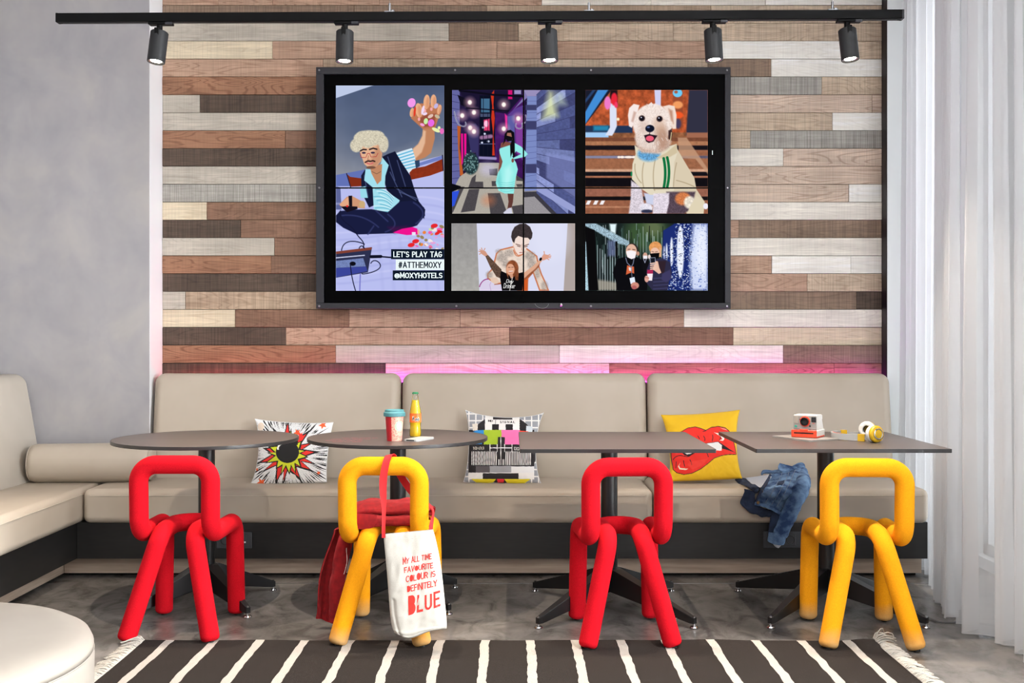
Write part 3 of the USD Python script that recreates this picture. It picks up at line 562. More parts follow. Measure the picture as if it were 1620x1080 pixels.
for q in ([(235, 1260), (250, 1330), (340, 1410), (390, 1480), (430, 1530), (430, 1575)], [(245, 1598), (290, 1530), (380, 1525), (440, 1545)], [(395, 1580), (415, 1560), (440, 1580)], [(495, 1708), (560, 1698), (577, 1728), (540, 1770), (420, 1796)], [(320, 1715), (330, 1800), (365, 1944)]): p.line(q, 8, (22, 24, 52), 4, smooth=True)
p.line([(497, 1652), (580, 1650)], 26, (16, 18, 36), 4); p.line([(560, 1650), (690, 1660)], 12, (16, 18, 36), 4); p.line([(405, 1800), (400, 1944)], 9, (112, 112, 196), 6)
done('picture of a man on a bed throwing sweets')
DT = YT + .018
def caption(text, x0, y0, x1, y1, tx0, tx1, box_mat, ink):
    cb = obj('caption_box', px_box(x0, y0, x1, y1, DT, DT - .0004, DT), box_mat, tv)
    g = fitted(text, tx0, tx1, -(y1 - (y1 - y0) * .18), -(y0 + (y1 - y0) * .18), weight=.15 if text[0] == '#' else .19, width=.82, gap=.2)
    s = DT / FPX; g = affinity.affine_transform(g, [s, 0, 0, s, -810 * s, EYE + HOR * s])
    obj('caption', moved(extrude(g, .0004), (0, DT - .0005, 0), rx=PI / 2), ink, tv, smooth=False, label='caption reading ' + text.replace('@', 'at ').replace('#', 'hashtag '))
A = lambda x, y: (495 + x / 5.4, 100 + y / 5.4)
for t, x0, y0, x1, y1, t0, t1, bm, ink in (("LET'S PLAY TAG", 668, 1588, 1123, 1673, 686, 1104, 'caption_dark', 'caption_white'), ('#ATTHEMOXY', 708, 1676, 1123, 1766, 730, 1100, 'caption_white', 'caption_dark'), ('@MOXYHOTELS', 682, 1769, 1123, 1853, 696, 1108, 'caption_dark', 'caption_white')):
    caption(t, *A(x0, y0), *A(x1, y1), A(t0, 0)[0], A(t1, 0)[0], bm, ink)

# picture 2: a woman in a corridor
p, done = picture(715, 142, 910, 338)
p.at(705, 130, 5.023); p.C[:] = (36, 26, 62); L = p.line
p.poly([(390, 62), (620, 62), (620, 780), (390, 620)], (66, 24, 92), 20); p.noise(.25, .12, 5)
p.poly([(48, 62), (112, 62), (112, 850), (48, 900)], (98, 100, 158), 4)
for k in range(14): L([(48, 95 + 56 * k), (112, 110 + 54 * k)], 4, (58, 58, 104), 3)
p.poly([(112, 62), (610, 62), (610, 110), (490, 250), (165, 205)], (26, 20, 48), 8); p.poly([(95, 100), (160, 130), (170, 200), (120, 180)], (16, 14, 30), 4)
p.rect(270, 105, 392, 592, (12, 16, 34), 4); p.rect(282, 130, 350, 240, (66, 108, 140), 6); p.rect(276, 250, 352, 275, (70, 80, 110), 4)
p.poly([(300, 300), (350, 290), (350, 385), (305, 385)], (224, 60, 110), 12); p.ell(322, 330, 18, 26, (250, 190, 220), 10)
p.put(LineString(p._g([(285, 440), (360, 430)])).buffer(3), (150, 110, 150), 12)
for x, y in ((290, 480), (310, 410), (340, 470), (300, 360)): p.ell(x, y, 10, 8, (220, 226, 250), 8)
L([(300, 110), (300, 590)], 5, (20, 22, 40), 3); L([(335, 240), (335, 590)], 4, (20, 22, 40), 3); L([(270, 490), (392, 490)], 5, (110, 120, 160), 4); L([(270, 600), (395, 606)], 22, (150, 140, 190), 10)
p.poly([(358, 100), (386, 62), (380, 180), (391, 285), (380, 420), (391, 582), (370, 582), (376, 400), (362, 280), (370, 190)], (200, 52, 30), 5)
p.poly([(92, 345), (120, 350), (112, 520), (142, 740), (114, 742), (100, 540)], (186, 92, 42), 5); p.poly([(212, 400), (230, 400), (232, 560), (216, 560)], (190, 80, 40), 5)
p.poly([(122, 408), (138, 408), (140, 640), (126, 660)], (236, 20, 142), 4); p.poly([(146, 408), (165, 408), (164, 600), (150, 640)], (236, 20, 142), 4)
p.poly([(166, 330), (240, 330), (262, 360), (262, 690), (240, 560), (200, 560)], (54, 50, 96), 6)
p.poly([(496, 62), (530, 62), (530, 135), (496, 135)], (206, 20, 112), 8); p.poly([(470, 250), (492, 270), (490, 370), (476, 360)], (232, 50, 150), 10); p.poly([(545, 62), (600, 62), (600, 95), (545, 95)], (150, 140, 190), 8)
p.poly([(480, 290), (620, 120), (620, 62), (720, 62), (490, 260)], (128, 118, 170), 6); p.poly([(490, 265), (540, 215), (620, 180), (620, 262)], (90, 60, 140), 8); p.poly([(490, 270), (550, 260), (550, 480), (500, 480)], (92, 92, 160), 10)
p.poly([(552, 300), (615, 260), (615, 620), (560, 560)], (126, 60, 150), 14)
for k, (x, y) in enumerate(((132, 265), (195, 362), (225, 240), (462, 178), (577, 288), (462, 370), (192, 160), (225, 392))): p.ell(x, y, 34, 34, (250, 190, 200), 50, a=.6); p.ell(x, y, 16, 18, (255, 248, 240), 10)
for q in ([(70, 235), (85, 300), (120, 345), (150, 350), (158, 318)], [(560, 330), (566, 362), (592, 368), (606, 330)], [(636, 262), (632, 320), (612, 325)]): L(q, 9, (206, 206, 226), 5, smooth=True); L(q, 3, (40, 40, 70), 3, smooth=True)
L([(112, 66), (380, 100), (615, 112)], 16, (14, 12, 26), 4); L([(165, 205), (500, 228)], 9, (16, 14, 30), 4)
p.poly([(112, 750), (270, 640), (420, 640), (620, 780), (640, 1047), (48, 1047), (60, 850)], (172, 166, 156), 4, tex=.12, tscale=3)
for q in ([(120, 1035), (185, 850), (268, 848), (232, 1020)], [(335, 882), (432, 880), (492, 1047), (356, 1047)], [(208, 760), (242, 732), (236, 790), (298, 790), (300, 840), (180, 838)], [(345, 690), (412, 685), (412, 742), (350, 738)], [(365, 785), (402, 785), (402, 826), (368, 826)], [(525, 985), (662, 965), (724, 1047), (540, 1047)], [(560, 740), (615, 770), (615, 786), (562, 782)], [(560, 810), (610, 808), (612, 832), (570, 832)], [(112, 830), (150, 830), (60, 1030), (48, 1047), (48, 960)]): p.poly(q, (74, 70, 74), 4, tex=.3, tscale=3)
p.ell(335, 690, 60, 50, (206, 200, 240), 60, a=.5); p.ell(340, 940, 50, 40, (226, 120, 70), 60, a=.4)
p.poly([(48, 870), (110, 860), (70, 980), (48, 990)], (46, 80, 214), 5); p.poly([(48, 805), (120, 826), (115, 845), (48, 872)], (10, 10, 18), 5)
p.poly([(620, 840), (722, 850), (1033, 1047), (620, 1047)], (150, 146, 150), 5, tex=.15, tscale=3)
p.poly([(620, 870), (722, 868), (930, 1047), (842, 1047), (706, 908), (620, 915)], (60, 58, 66), 4, tex=.3, tscale=3)
p.poly([(722, 100), (800, 62), (1033, 62), (1033, 1047), (722, 852)], (104, 114, 166), 4); p.poly([(620, 62), (800, 62), (722, 112), (650, 112)], (150, 140, 184), 5)
ys = np.arange(100, 870, 52); ray = lambda y, x: 480 + (y - 480) * (x - 330) / (722 - 330)
shade = [(112, 122, 172), (96, 106, 156), (78, 86, 136), (128, 138, 190), (140, 150, 204), (64, 68, 112)]
for k, y in enumerate(ys):
    a, b, c, d = (722, ray(y, 722)), (1033, ray(y, 1033)), (1033, ray(y + 52, 1033)), (722, ray(y + 52, 722))
    p.poly([a, b, c, d], shade[(k * 5 + k // 3) % 6], 3, tex=.2)
    m = 722 + 311 * ((k * .37) % 1); p.poly([(m, ray(y, m)), b, c, (m, ray(y + 52, m))], shade[(k * 3 + 2) % 6], 3, tex=.2)
    L([a, b], 4, (56, 58, 100), 3)
p.poly([(800, 560), (1033, 600), (1033, 920), (800, 760)], (140, 150, 208), 20, a=.55); p.poly([(722, 800), (1033, 990), (1033, 1047), (722, 862)], (150, 158, 208), 5)
p.poly([(822, 70), (850, 80), (890, 270), (770, 290)], (230, 238, 176), 60, a=.8); p.poly([(880, 80), (930, 90), (960, 180), (880, 190)], (190, 206, 190), 50, a=.6)
p.poly([(648, 110), (722, 112), (722, 858), (628, 866)], (122, 136, 192), 4)
for k in range(16): L([(640, 150 + 46 * k), (722, 150 + 45 * k)], 3, (84, 94, 150), 3)
for a, b in ((180, 222), (308, 375), (650, 722)): p.rect(636, a, 722, b, (60, 62, 104), 5)
p.ell(200, 645, 62, 88, (34, 56, 60), 16, tex=.9, tscale=1.4)
for k in range(60): p.ell(200 + rg.gauss(0, 28), 645 + rg.gauss(0, 42), 5, 5, (110, 146, 146), 5)
SKW = (128, 78, 68)
p.poly([(434, 520), (440, 484), (470, 470), (520, 480), (512, 512)], SKW, 5); p.poly([(428, 556), (452, 622), (450, 660), (436, 715), (418, 706), (426, 640)], SKW, 4)
p.poly([(492, 880), (541, 880), (535, 950), (522, 1005), (490, 1012), (500, 950)], (96, 58, 52), 4); p.poly([(458, 1036), (500, 1000), (522, 996), (530, 1042), (466, 1048)], (206, 206, 224), 4)
p.poly([(426, 540), (432, 525), (515, 498), (545, 480), (602, 512), (653, 570), (632, 592), (545, 612), (535, 602), (600, 570), (560, 548), (530, 590), (560, 640), (574, 692), (556, 762), (541, 886), (470, 884), (420, 862), (398, 800), (412, 730), (442, 672), (452, 630), (430, 566)], (146, 232, 228), 5)
p.poly([(470, 690), (510, 660), (530, 720), (500, 860), (460, 840)], (196, 248, 246), 40, a=.6); p.poly([(405, 780), (430, 700), (440, 760), (440, 860)], (90, 190, 190), 24, a=.5)
for k in range(5): L([(415 + 6 * k, 790 + 18 * k), (480, 800 + 17 * k), (545, 790 + 16 * k)], 4, (110, 206, 204), 5, smooth=True)
p.ell(533, 622, 10, 16, SKW, 4); p.ell(508, 425, 32, 44, (160, 108, 92), 5); p.poly([(466, 432), (478, 422), (532, 436), (526, 466), (492, 470)], (14, 14, 20), 4)
p.poly([(462, 470), (470, 410), (490, 384), (516, 378), (545, 400), (549, 480), (550, 590), (538, 602), (530, 560), (516, 600), (512, 500), (530, 450), (520, 402), (490, 402), (474, 470), (452, 500)], (14, 12, 18), 5)
done('picture of a woman in a mint dress in a corridor')

# picture 3: a small pale dog in a hooded jumper
p, done = picture(926, 142, 1120, 338)
p.at(915, 130, 5.023); p.C[:] = (146, 92, 62)
p.rect(53, 60, 1030, 400, (178, 84, 48)); p.noise(.3, .18, 9)
p.poly([(880, 60), (1030, 60), (1030, 430), (856, 420)], (48, 48, 66), 14); p.poly([(860, 400), (1030, 400), (1030, 1045), (860, 1045)], (160, 104, 80), 10)
p.poly([(53, 60), (265, 60), (53, 340)], (26, 28, 44), 8); p.poly([(155, 60), (238, 60), (53, 335), (53, 240)], (66, 138, 210), 10); p.poly([(115, 60), (140, 60), (53, 170), (53, 140)], (40, 66, 110), 10)
p.poly([(255, 60), (310, 60), (312, 180), (250, 130)], (30, 18, 24), 12)
p.rect(53, 345, 430, 402, (34, 52, 84), 8); p.rect(120, 345, 240, 385, (40, 130, 170), 20); p.rect(53, 398, 240, 440, (158, 200, 242), 10)
p.poly([(248, 168), (302, 168), (306, 350), (284, 400), (268, 425), (214, 422), (250, 360)], (216, 222, 242), 8)
p.ell(232, 165, 26, 52, (238, 120, 196), 12); p.ell(285, 135, 26, 50, (228, 40, 60), 14); p.ell(300, 180, 14, 24, (240, 60, 100), 10)
p.poly([(604, 60), (657, 60), (655, 195), (612, 195)], (206, 206, 238), 8); p.rect(752, 60, 830, 350, (150, 74, 48), 10)
p.ell(788, 85, 38, 34, (110, 200, 242), 8); p.ell(776, 78, 14, 12, (170, 90, 60), 8); p.ell(790, 180, 40, 30, (240, 156, 96), 14); p.ell(790, 262, 44, 28, (238, 88, 40), 14); p.ell(792, 330, 24, 40, (70, 60, 90), 16); p.ell(315, 294, 12, 12, (246, 236, 200), 8)
for y0, y1, c in ((440, 470, (120, 72, 52)), (470, 500, (170, 116, 84)), (503, 538, (24, 20, 26)), (545, 580, (150, 96, 70)), (584, 606, (96, 90, 110)), (606, 690, (154, 100, 72)), (690, 716, (206, 160, 132)), (712, 745, (22, 20, 26)), (745, 758, (170, 110, 84)), (760, 830, (18, 15, 20)), (845, 905, (150, 96, 78)), (908, 938, (20, 16, 20)), (940, 1045, (146, 92, 68)), (985, 998, (186, 130, 100))): p.rect(53, y0, 1030, y1, c, 8, tex=.2, tscale=.5)
p.poly([(790, 440), (860, 440), (1030, 690), (1030, 730), (930, 610), (800, 600)], (196, 152, 122), 10, a=.8); p.poly([(53, 585), (450, 585), (450, 604), (53, 604)], (150, 150, 180), 8, a=.7)
for x, w in ((322, 12), (348, 18), (400, 36), (442, 18)): p.ell(x, 595, w, 9, (250, 236, 226), 5)
for x in (80, 138, 190): p.poly([(x - 22, 972), (x - 6, 940), (x + 22, 940), (x + 6, 972)], (240, 236, 240), 5)
FUR = (214, 204, 214)
p.poly([(420, 780), (500, 830), (522, 960), (502, 1045), (400, 1045), (415, 930)], FUR, 12, tex=.35, tscale=1.5); p.ell(540, 1000, 50, 40, (228, 224, 236), 12, tex=.3, tscale=1.5); p.poly([(520, 880), (610, 890), (600, 980), (540, 960)], (200, 206, 230), 12)
p.ell(545, 1025, 46, 14, (46, 50, 76), 10)
p.poly([(560, 640), (780, 520), (850, 640), (922, 760), (938, 850), (1004, 950), (994, 1045), (862, 1045), (770, 900)], (214, 200, 174), 6)
p.poly([(446, 500), (540, 560), (780, 490), (788, 560), (760, 640), (760, 860), (720, 895), (568, 894), (500, 846), (425, 770), (430, 650), (455, 570)], (224, 214, 190), 6)
p.poly([(700, 870), (800, 870), (930, 870), (900, 1000), (840, 1045), (700, 1045)], (86, 70, 82), 14, tex=.5, tscale=1.5); p.ell(830, 925, 62, 52, (206, 122, 74), 20, tex=.4, tscale=1.5); p.ell(885, 955, 46, 50, (232, 222, 206), 18, tex=.3); p.poly([(880, 1000), (940, 900), (1004, 950), (994, 1045), (868, 1045)], (220, 208, 180), 8)
p.poly([(598, 885), (722, 880), (720, 960), (700, 1045), (590, 1045)], (222, 212, 224), 12, tex=.3, tscale=1.5); p.ell(1012, 985, 20, 24, (236, 234, 246), 6)
for q in ([(520, 640), (508, 740), (520, 840)], [(610, 620), (596, 720), (606, 860)], [(780, 640), (760, 760), (756, 830)], [(450, 650), (470, 760), (500, 800)], [(600, 850), (720, 845)], [(780, 780), (850, 800), (920, 830)]): L2 = p.line(q, 6, (168, 150, 120), 8, smooth=True)
p.ell(560, 570, 90, 58, (98, 160, 206), 26, tex=.5, tscale=1.5); p.poly([(620, 600), (700, 560), (782, 490), (786, 560), (700, 610)], (206, 190, 158), 10)
for q in ([(678, 605), (690, 700), (680, 832)], [(706, 598), (720, 700), (706, 832)]): p.line(q, 21, (18, 112, 62), 4, smooth=True)
p.ell(422, 728, 7, 20, (30, 130, 80), 4)
p.poly([(470, 440), (700, 420), (740, 470), (720, 520), (640, 570), (500, 560), (455, 500)], (206, 180, 166), 20, tex=.3, tscale=1.2)
p.ell(590, 330, 158, 158, (238, 222, 214), 14, tex=.16, tscale=1.6); p.ell(575, 440, 126, 92, (226, 208, 198), 20, tex=.25, tscale=1.6)
p.ell(665, 440, 50, 90, (176, 134, 112), 50, a=.8); p.ell(640, 340, 50, 60, (206, 170, 146), 50, a=.6); p.ell(520, 350, 40, 40, (206, 178, 166), 40, a=.5)
p.poly([(404, 205), (440, 172), (486, 182), (462, 262), (440, 330), (424, 362), (402, 350), (394, 262)], (244, 230, 226), 8); p.poly([(440, 230), (462, 240), (436, 320), (420, 310)], (206, 172, 160), 14)
p.poly([(672, 192), (720, 180), (764, 190), (780, 260), (777, 370), (752, 372), (736, 345), (728, 262)], (238, 218, 206), 8); p.poly([(716, 210), (748, 226), (756, 330), (736, 300)], (190, 142, 120), 18)
p.poly([(550, 185), (580, 158), (600, 182), (615, 165), (625, 195)], (240, 226, 222), 6)
for k in range(70):
    a = rg.uniform(0, 2 * PI); x, y = 590 + 150 * math.cos(a) * rg.uniform(.5, 1.05), 345 + 165 * math.sin(a) * rg.uniform(.5, 1.05); L3 = p.line([(x, y), (x + 16 * math.cos(a), y + 22 * math.sin(a) + 6)], 4, (250, 240, 236) if k % 2 else (200, 176, 166), 5, a=.7)
for x, y in ((505, 287), (645, 291)): p.ell(x, y, 25, 24, (74, 54, 54), 8); p.ell(x, y, 18, 19, (22, 18, 26), 4); p.ell(x - 5, y - 7, 5, 5, (220, 220, 240), 3)
p.ell(568, 368, 36, 29, (16, 20, 38), 6); p.ell(556, 358, 12, 6, (90, 110, 160), 8); p.line([(568, 395), (566, 415)], 6, (40, 26, 34), 4)
p.poly([(522, 422), (560, 412), (628, 424), (596, 472), (560, 482), (538, 470)], (40, 22, 32), 6); p.ell(568, 447, 32, 22, (232, 92, 118), 6)
p.poly([(716, 385), (742, 370), (748, 420), (735, 460), (715, 450)], (60, 40, 40), 10); p.line([(740, 400), (732, 460)], 7, (216, 196, 150), 5)
done('picture of a small pale dog in a hooded jumper')

# picture 4: a woman with open arms before a tall poster
p, done = picture(714, 353, 910, 460)
p.at(705, 340, 6.968); p.vgrad(98, (146, 144, 144), 835, (170, 168, 164)).noise(.06, .2, 4)
p.rect(1290, 90, 1430, 840, (172, 160, 156)); p.poly([(342, 90), (1345, 90), (1300, 840), (371, 840)], (214, 216, 238), 4); p.ell(1150, 250, 200, 260, (224, 226, 246), 150, a=.5)
PALE, EDGE = (228, 210, 196), (196, 106, 66)
man = [(735, 345), (600, 378), (555, 420), (530, 520), (500, 600), (455, 650), (460, 700), (520, 745), (610, 760), (800, 835), (905, 835), (912, 700), (962, 642), (1032, 835), (1142, 835), (1100, 730), (1062, 650), (1032, 560), (1010, 450), (920, 382), (880, 355)]
p.poly(man, EDGE, 6); g = Polygon(p._g(man)).buffer(-2.0); p.put(g, PALE, 14, tex=.12, tscale=.7)
for x, y, rx, ry in ((620, 470, 60, 50), (700, 420, 50, 40), (930, 450, 60, 50), (950, 540, 50, 60), (480, 660, 36, 40), (1010, 640, 30, 60), (1090, 780, 36, 50), (680, 540, 60, 40), (590, 400, 40, 22)): p.ell(x, y, rx, ry, (150, 140, 134), 30, tex=.7, tscale=1.6, a=.6)
p.poly([(790, 700), (905, 690), (905, 835), (790, 835)], (206, 92, 40), 16); p.poly([(905, 690), (962, 640), (950, 600), (880, 640)], (150, 80, 52), 14)
p.poly([(728, 250), (780, 215), (930, 240), (925, 290), (900, 350), (852, 440), (805, 458), (762, 420), (740, 330)], (238, 218, 208), 5)
p.poly([(745, 330), (760, 420), (805, 458), (850, 440), (880, 390), (840, 430), (800, 440), (770, 400)], EDGE, 8, a=.7); p.line([(748, 385), (790, 452), (850, 432)], 7, EDGE, 4, smooth=True)
p.poly([(722, 240), (730, 185), (760, 130), (815, 98), (880, 94), (930, 130), (958, 200), (952, 250), (932, 275), (905, 250), (860, 250), (800, 230), (768, 262), (756, 310), (738, 290)], (58, 50, 52), 6, tex=.5, tscale=1.5)
for q in ([(775, 320), (825, 335)], [(862, 340), (915, 322)], [(790, 340), (822, 350)], [(870, 352), (900, 344)]): p.line(q, 9, (120, 90, 84), 5)
p.line([(842, 320), (838, 385), (852, 392)], 6, (196, 150, 132), 5); p.line([(815, 415), (850, 410)], 8, (170, 100, 92), 5)
p.poly([(375, 835), (390, 765), (430, 715), (466, 712), (500, 745), (545, 765), (600, 760), (628, 835)], (214, 204, 228), 5); p.line([(374, 790), (395, 745), (440, 710), (470, 706)], 11, (150, 56, 126), 4, smooth=True); p.line([(500, 835), (486, 770), (500, 740)], 5, (180, 150, 190), 4); p.line([(540, 765), (605, 758)], 10, (166, 96, 70), 4)
p.poly([(490, 690), (560, 690), (600, 745), (540, 760), (500, 735)], (226, 196, 176), 8)
p.poly([(436, 450), (466, 440), (540, 520), (616, 600), (612, 700), (560, 680), (490, 570)], (96, 74, 62), 5, tex=.9, tscale=2.2)
p.poly([(372, 400), (400, 385), (440, 400), (466, 442), (436, 456), (400, 432)], (206, 150, 128), 4)
fingers(p, (410, 410), ((366, 400), (376, 380), (396, 364), (434, 368), (372, 432)), 10, (206, 150, 128))
p.poly([(858, 640), (960, 565), (1040, 490), (1064, 505), (990, 590), (868, 695)], (218, 166, 138), 5); p.poly([(868, 695), (990, 590), (1040, 530), (1030, 570), (950, 650), (870, 720)], (150, 84, 56), 10)
p.poly([(1055, 470), (1080, 430), (1130, 440), (1130, 480), (1080, 500), (1062, 500)], (218, 158, 136), 4); fingers(p, (1095, 465), ((1160, 452), (1150, 435), (1085, 402), (1156, 470), (1138, 492)), 11, (218, 158, 136)); p.ell(1047, 487, 14, 20, (14, 12, 14), 4, 30)
p.poly([(610, 615), (690, 652), (760, 650), (852, 630), (862, 700), (845, 835), (622, 835), (600, 690)], (14, 12, 15), 5)
p.ell(735, 590, 68, 92, (136, 74, 44), 12, tex=.4, tscale=1); p.poly([(668, 600), (690, 650), (690, 700), (672, 650)], (150, 84, 50), 8); p.poly([(780, 570), (806, 640), (800, 720), (770, 716), (760, 650)], (120, 66, 42), 8, tex=.4)
p.ell(714, 600, 46, 62, (222, 164, 134), 6); p.poly([(700, 655), (740, 650), (745, 690), (720, 700)], (206, 150, 124), 6)
p.line([(690, 578), (712, 578)], 6, (90, 60, 50), 4); p.line([(728, 576), (748, 574)], 6, (90, 60, 50), 4); p.line([(700, 622), (738, 618)], 9, (240, 226, 220), 4); p.line([(698, 630), (738, 626)], 5, (170, 90, 80), 4)
p.line([(736, 690), (724, 750), (706, 832)], 7, (226, 222, 216), 4, smooth=True)
for t, x0, x1, y0, y1 in (('Day', 664, 752, 708, 762), ('Drinker', 636, 770, 752, 808)):
    gt = fitted(t, x0, x1, -y1, -y0, weight=.13, gap=.16, slant=12); p.text(flip_y(gt), (236, 236, 236), 2)
done('picture of a woman with open arms before a poster')

# picture 5: two people with face masks photographing themselves in a mirrored room
p, done = picture(926, 353, 1120, 460)
p.at(915, 340, 6.48); p.C[:] = (24, 34, 34)
p.ell(700, 190, 220, 190, (58, 82, 52), 140); p.ell(770, 130, 90, 80, (110, 120, 84), 90, a=.7)
for k in range(150):
    x = rg.uniform(180, 880); y0 = rg.uniform(86, 500); c = rg.choice([(150, 176, 176), (12, 16, 18), (60, 90, 84), (210, 226, 230), (14, 20, 20)]); p.line([(x, y0), (x + rg.uniform(-3, 3), y0 + rg.uniform(60, 330))], rg.uniform(3, 9), c, 5, a=.75)
p.poly([(66, 86), (180, 86), (520, 270), (520, 320), (400, 290), (170, 160), (66, 110)], (150, 176, 190), 14, tex=.9, tscale=2.5); p.poly([(320, 90), (390, 90), (380, 190), (330, 170)], (226, 244, 248), 20)
for k in range(16): p.rect(180 + 13 * k, rg.uniform(250, 480), 186 + 13 * k, 772, (186, 200, 206) if k % 2 else (18, 22, 26), 6, a=.85)
p.poly([(190, 660), (400, 690), (400, 772), (200, 772)], (186, 176, 160), 30, a=.7); p.rect(300, 260, 384, 420, (120, 130, 180), 30, a=.6); p.rect(380, 270, 400, 440, (10, 12, 14), 6)
p.poly([(66, 120), (168, 155), (204, 772), (104, 772), (80, 400)], (12, 11, 13), 5); p.poly([(66, 260), (78, 280), (104, 772), (66, 772)], (170, 200, 212), 8, tex=.6, tscale=2)
p.poly([(870, 160), (990, 86), (1328, 86), (1328, 772), (900, 772), (860, 420)], (28, 44, 112), 8)
p.poly([(1180, 86), (1328, 86), (1328, 772), (1160, 772), (1140, 420)], (206, 216, 244), 50)
for x, y0, y1, w in ((956, 230, 520, 16), (1045, 110, 650, 36), (905, 290, 470, 10), (880, 320, 450, 7)): p.ell(x, (y0 + y1) / 2, w, (y1 - y0) / 2, (236, 240, 252), 16)
for k in range(900):
    x = rg.uniform(860, 1328); y = rg.uniform(86, 772)
    if y < 420 - (x - 860) * 1.6 and x < 990: continue
    lit = (x > 1170); p.ell(x, y, rg.uniform(3, 9), rg.uniform(3, 6), rg.choice([(40, 60, 140), (70, 96, 180), (232, 238, 252)]) if lit else rg.choice([(232, 238, 252), (150, 176, 226), (12, 16, 40), (214, 226, 246)]), 4, a=.85 if not lit or rg.random() < .45 else .1)
p.ell(1262, 380, 60, 240, (240, 244, 254), 70, a=.7)
p.poly([(352, 590), (400, 450), (470, 430), (600, 430), (690, 480), (712, 600), (705, 772), (390, 772), (388, 690)], (13, 13, 17), 6)
p.ell(550, 365, 64, 76, (52, 42, 40), 8); p.ell(543, 372, 56, 74, (222, 178, 156), 6); p.ell(612, 395, 14, 22, (196, 140, 120), 5); p.line([(508, 352), (530, 350)], 7, (90, 60, 56), 4); p.line([(556, 352), (582, 356)], 7, (90, 60, 56), 4)
p.poly([(490, 372), (540, 362), (592, 376), (582, 440), (545, 452), (502, 432)], (246, 238, 242), 5)
p.poly([(500, 515), (570, 530), (572, 600), (540, 590), (488, 612)], (214, 100, 62), 6); p.poly([(515, 535), (550, 540), (545, 575), (520, 570)], (236, 226, 222), 6); p.line([(486, 440), (500, 490), (542, 532), (560, 500), (570, 450)], 9, (110, 116, 140), 4); p.line([(542, 530), (550, 640)], 7, (110, 116, 140), 4)
p.poly([(524, 648), (575, 634), (586, 698), (536, 708)], (226, 236, 250), 4); p.ell(580, 722, 42, 34, (206, 140, 124), 8); p.ell(572, 742, 26, 20, (176, 96, 96), 8)
p.ell(685, 420, 24, 36, (206, 160, 140), 6); p.rect(664, 416, 706, 448, (240, 236, 242), 6); p.poly([(650, 450), (720, 450), (722, 600), (700, 640), (660, 560)], (16, 16, 20), 6); p.line([(668, 450), (682, 490), (696, 452)], 6, (170, 176, 200), 4); p.ell(727, 428, 14, 22, (230, 210, 206), 5)
p.poly([(700, 560), (735, 470), (800, 450), (850, 440), (940, 482), (958, 600), (930, 680), (912, 772), (760, 772), (700, 700)], (46, 44, 70), 6); p.poly([(800, 470), (900, 470), (880, 600), (850, 600), (820, 560)], (48, 34, 44), 14)
for k in range(4): p.line([(770, 650 + 36 * k), (920, 640 + 36 * k)], 7, (76, 76, 120), 9, a=.8)
p.poly([(860, 600), (940, 560), (955, 650), (900, 690), (850, 660)], (62, 58, 96), 14)
p.ell(790, 335, 66, 64, (222, 152, 92), 8, tex=.2); p.poly([(830, 330), (852, 340), (850, 430), (826, 430)], (222, 170, 130), 8); p.ell(785, 385, 46, 52, (234, 190, 168), 6); p.line([(752, 374), (774, 378)], 6, (110, 80, 70), 4); p.line([(788, 378), (812, 374)], 6, (110, 80, 70), 4)
p.poly([(738, 396), (785, 390), (832, 388), (822, 438), (785, 456), (750, 440)], (12, 11, 14), 4)
p.poly([(760, 560), (790, 470), (815, 475), (830, 540), (850, 590), (825, 605), (780, 570)], (232, 186, 164), 6); p.poly([(732, 436), (790, 433), (792, 500), (740, 510)], (150, 156, 176), 3); p.poly([(738, 442), (784, 439), (786, 496), (746, 504)], (24, 26, 36), 3)
for y in (488, 508, 528, 546): p.line([(740, y + 10), (800, y)], 12, (236, 194, 174), 4)
p.poly([(704, 598), (764, 596), (756, 672), (716, 672)], (244, 232, 238), 4); p.poly([(706, 562), (766, 562), (764, 600), (704, 602)], (170, 40, 82), 4); p.ell(700, 655, 22, 34, (222, 166, 150), 6); p.line([(682, 640), (722, 646)], 8, (180, 110, 100), 4)
done('picture of two people in face masks')
# ------------------------------------------------------------------ ceiling track and its spotlights
ta, tb = P(92, 29, 4.63), P(1427, 23.5, 4.58); ta[2] = tb[2] = 2.578
tdir = (tb - ta) / np.linalg.norm(tb - ta); tang = math.degrees(math.atan2(tdir[1], tdir[0])); TL = np.linalg.norm(tb - ta)
tr = thing('lighting_track', 'long black lighting track hanging on thin wires before the boarded wall', 'track', ta, tang)
obj('rail', [bx(0, TL, -.018, .018, -.019, .019, .0015)], 'track_black', tr)
obj('end_cap', bx(TL - .006, TL + .004, -.0185, .0185, -.0195, .0195, .001), 'frame_grey', tr); obj('end_cap', bx(-.004, .006, -.0185, .0185, -.0195, .0195, .001), 'track_black', tr)
obj('power_slot', bx(.02, TL - .02, -.006, .006, -.0205, -.0188), 'socket_dark', tr)
for px in (620, 935, 1318):
    s = np.linalg.norm(P(px, 20, 4.605) - P(92, 20, 4.63)); s = (px - 92) / (1427.0 - 92) * TL
    h = obj('hanger', join([bx(s - .022, s + .022, -.014, .014, .019, .024, .001), moved(cyl(.0055, 0, .035, 12, .001), (s, 0, .024)), moved(lathe([(0, 0), (.008, 0), (.008, .006), (0, .006)], 6), (s + .013, 0, .024))]), 'wire_steel', tr)
    obj('wire', tube([(s, 0, .05), (s, 0, .4), (s, 0, 3.3 - 2.578)], .0011, 6), 'wire_steel', h)
SPOTS = [(254, 8, 4, 'leftmost black spotlight on the track, before the white reveal'), (549, 6, 0, 'black spotlight on the track above the left corner of the video wall'), (871, 6, -2, 'middle black spotlight on the track, above the corridor picture'),
         (1130, 6, -2, 'black spotlight on the track above the right corner of the video wall'), (1341, 7, -4, 'rightmost black spotlight on the track, near the grey column')]
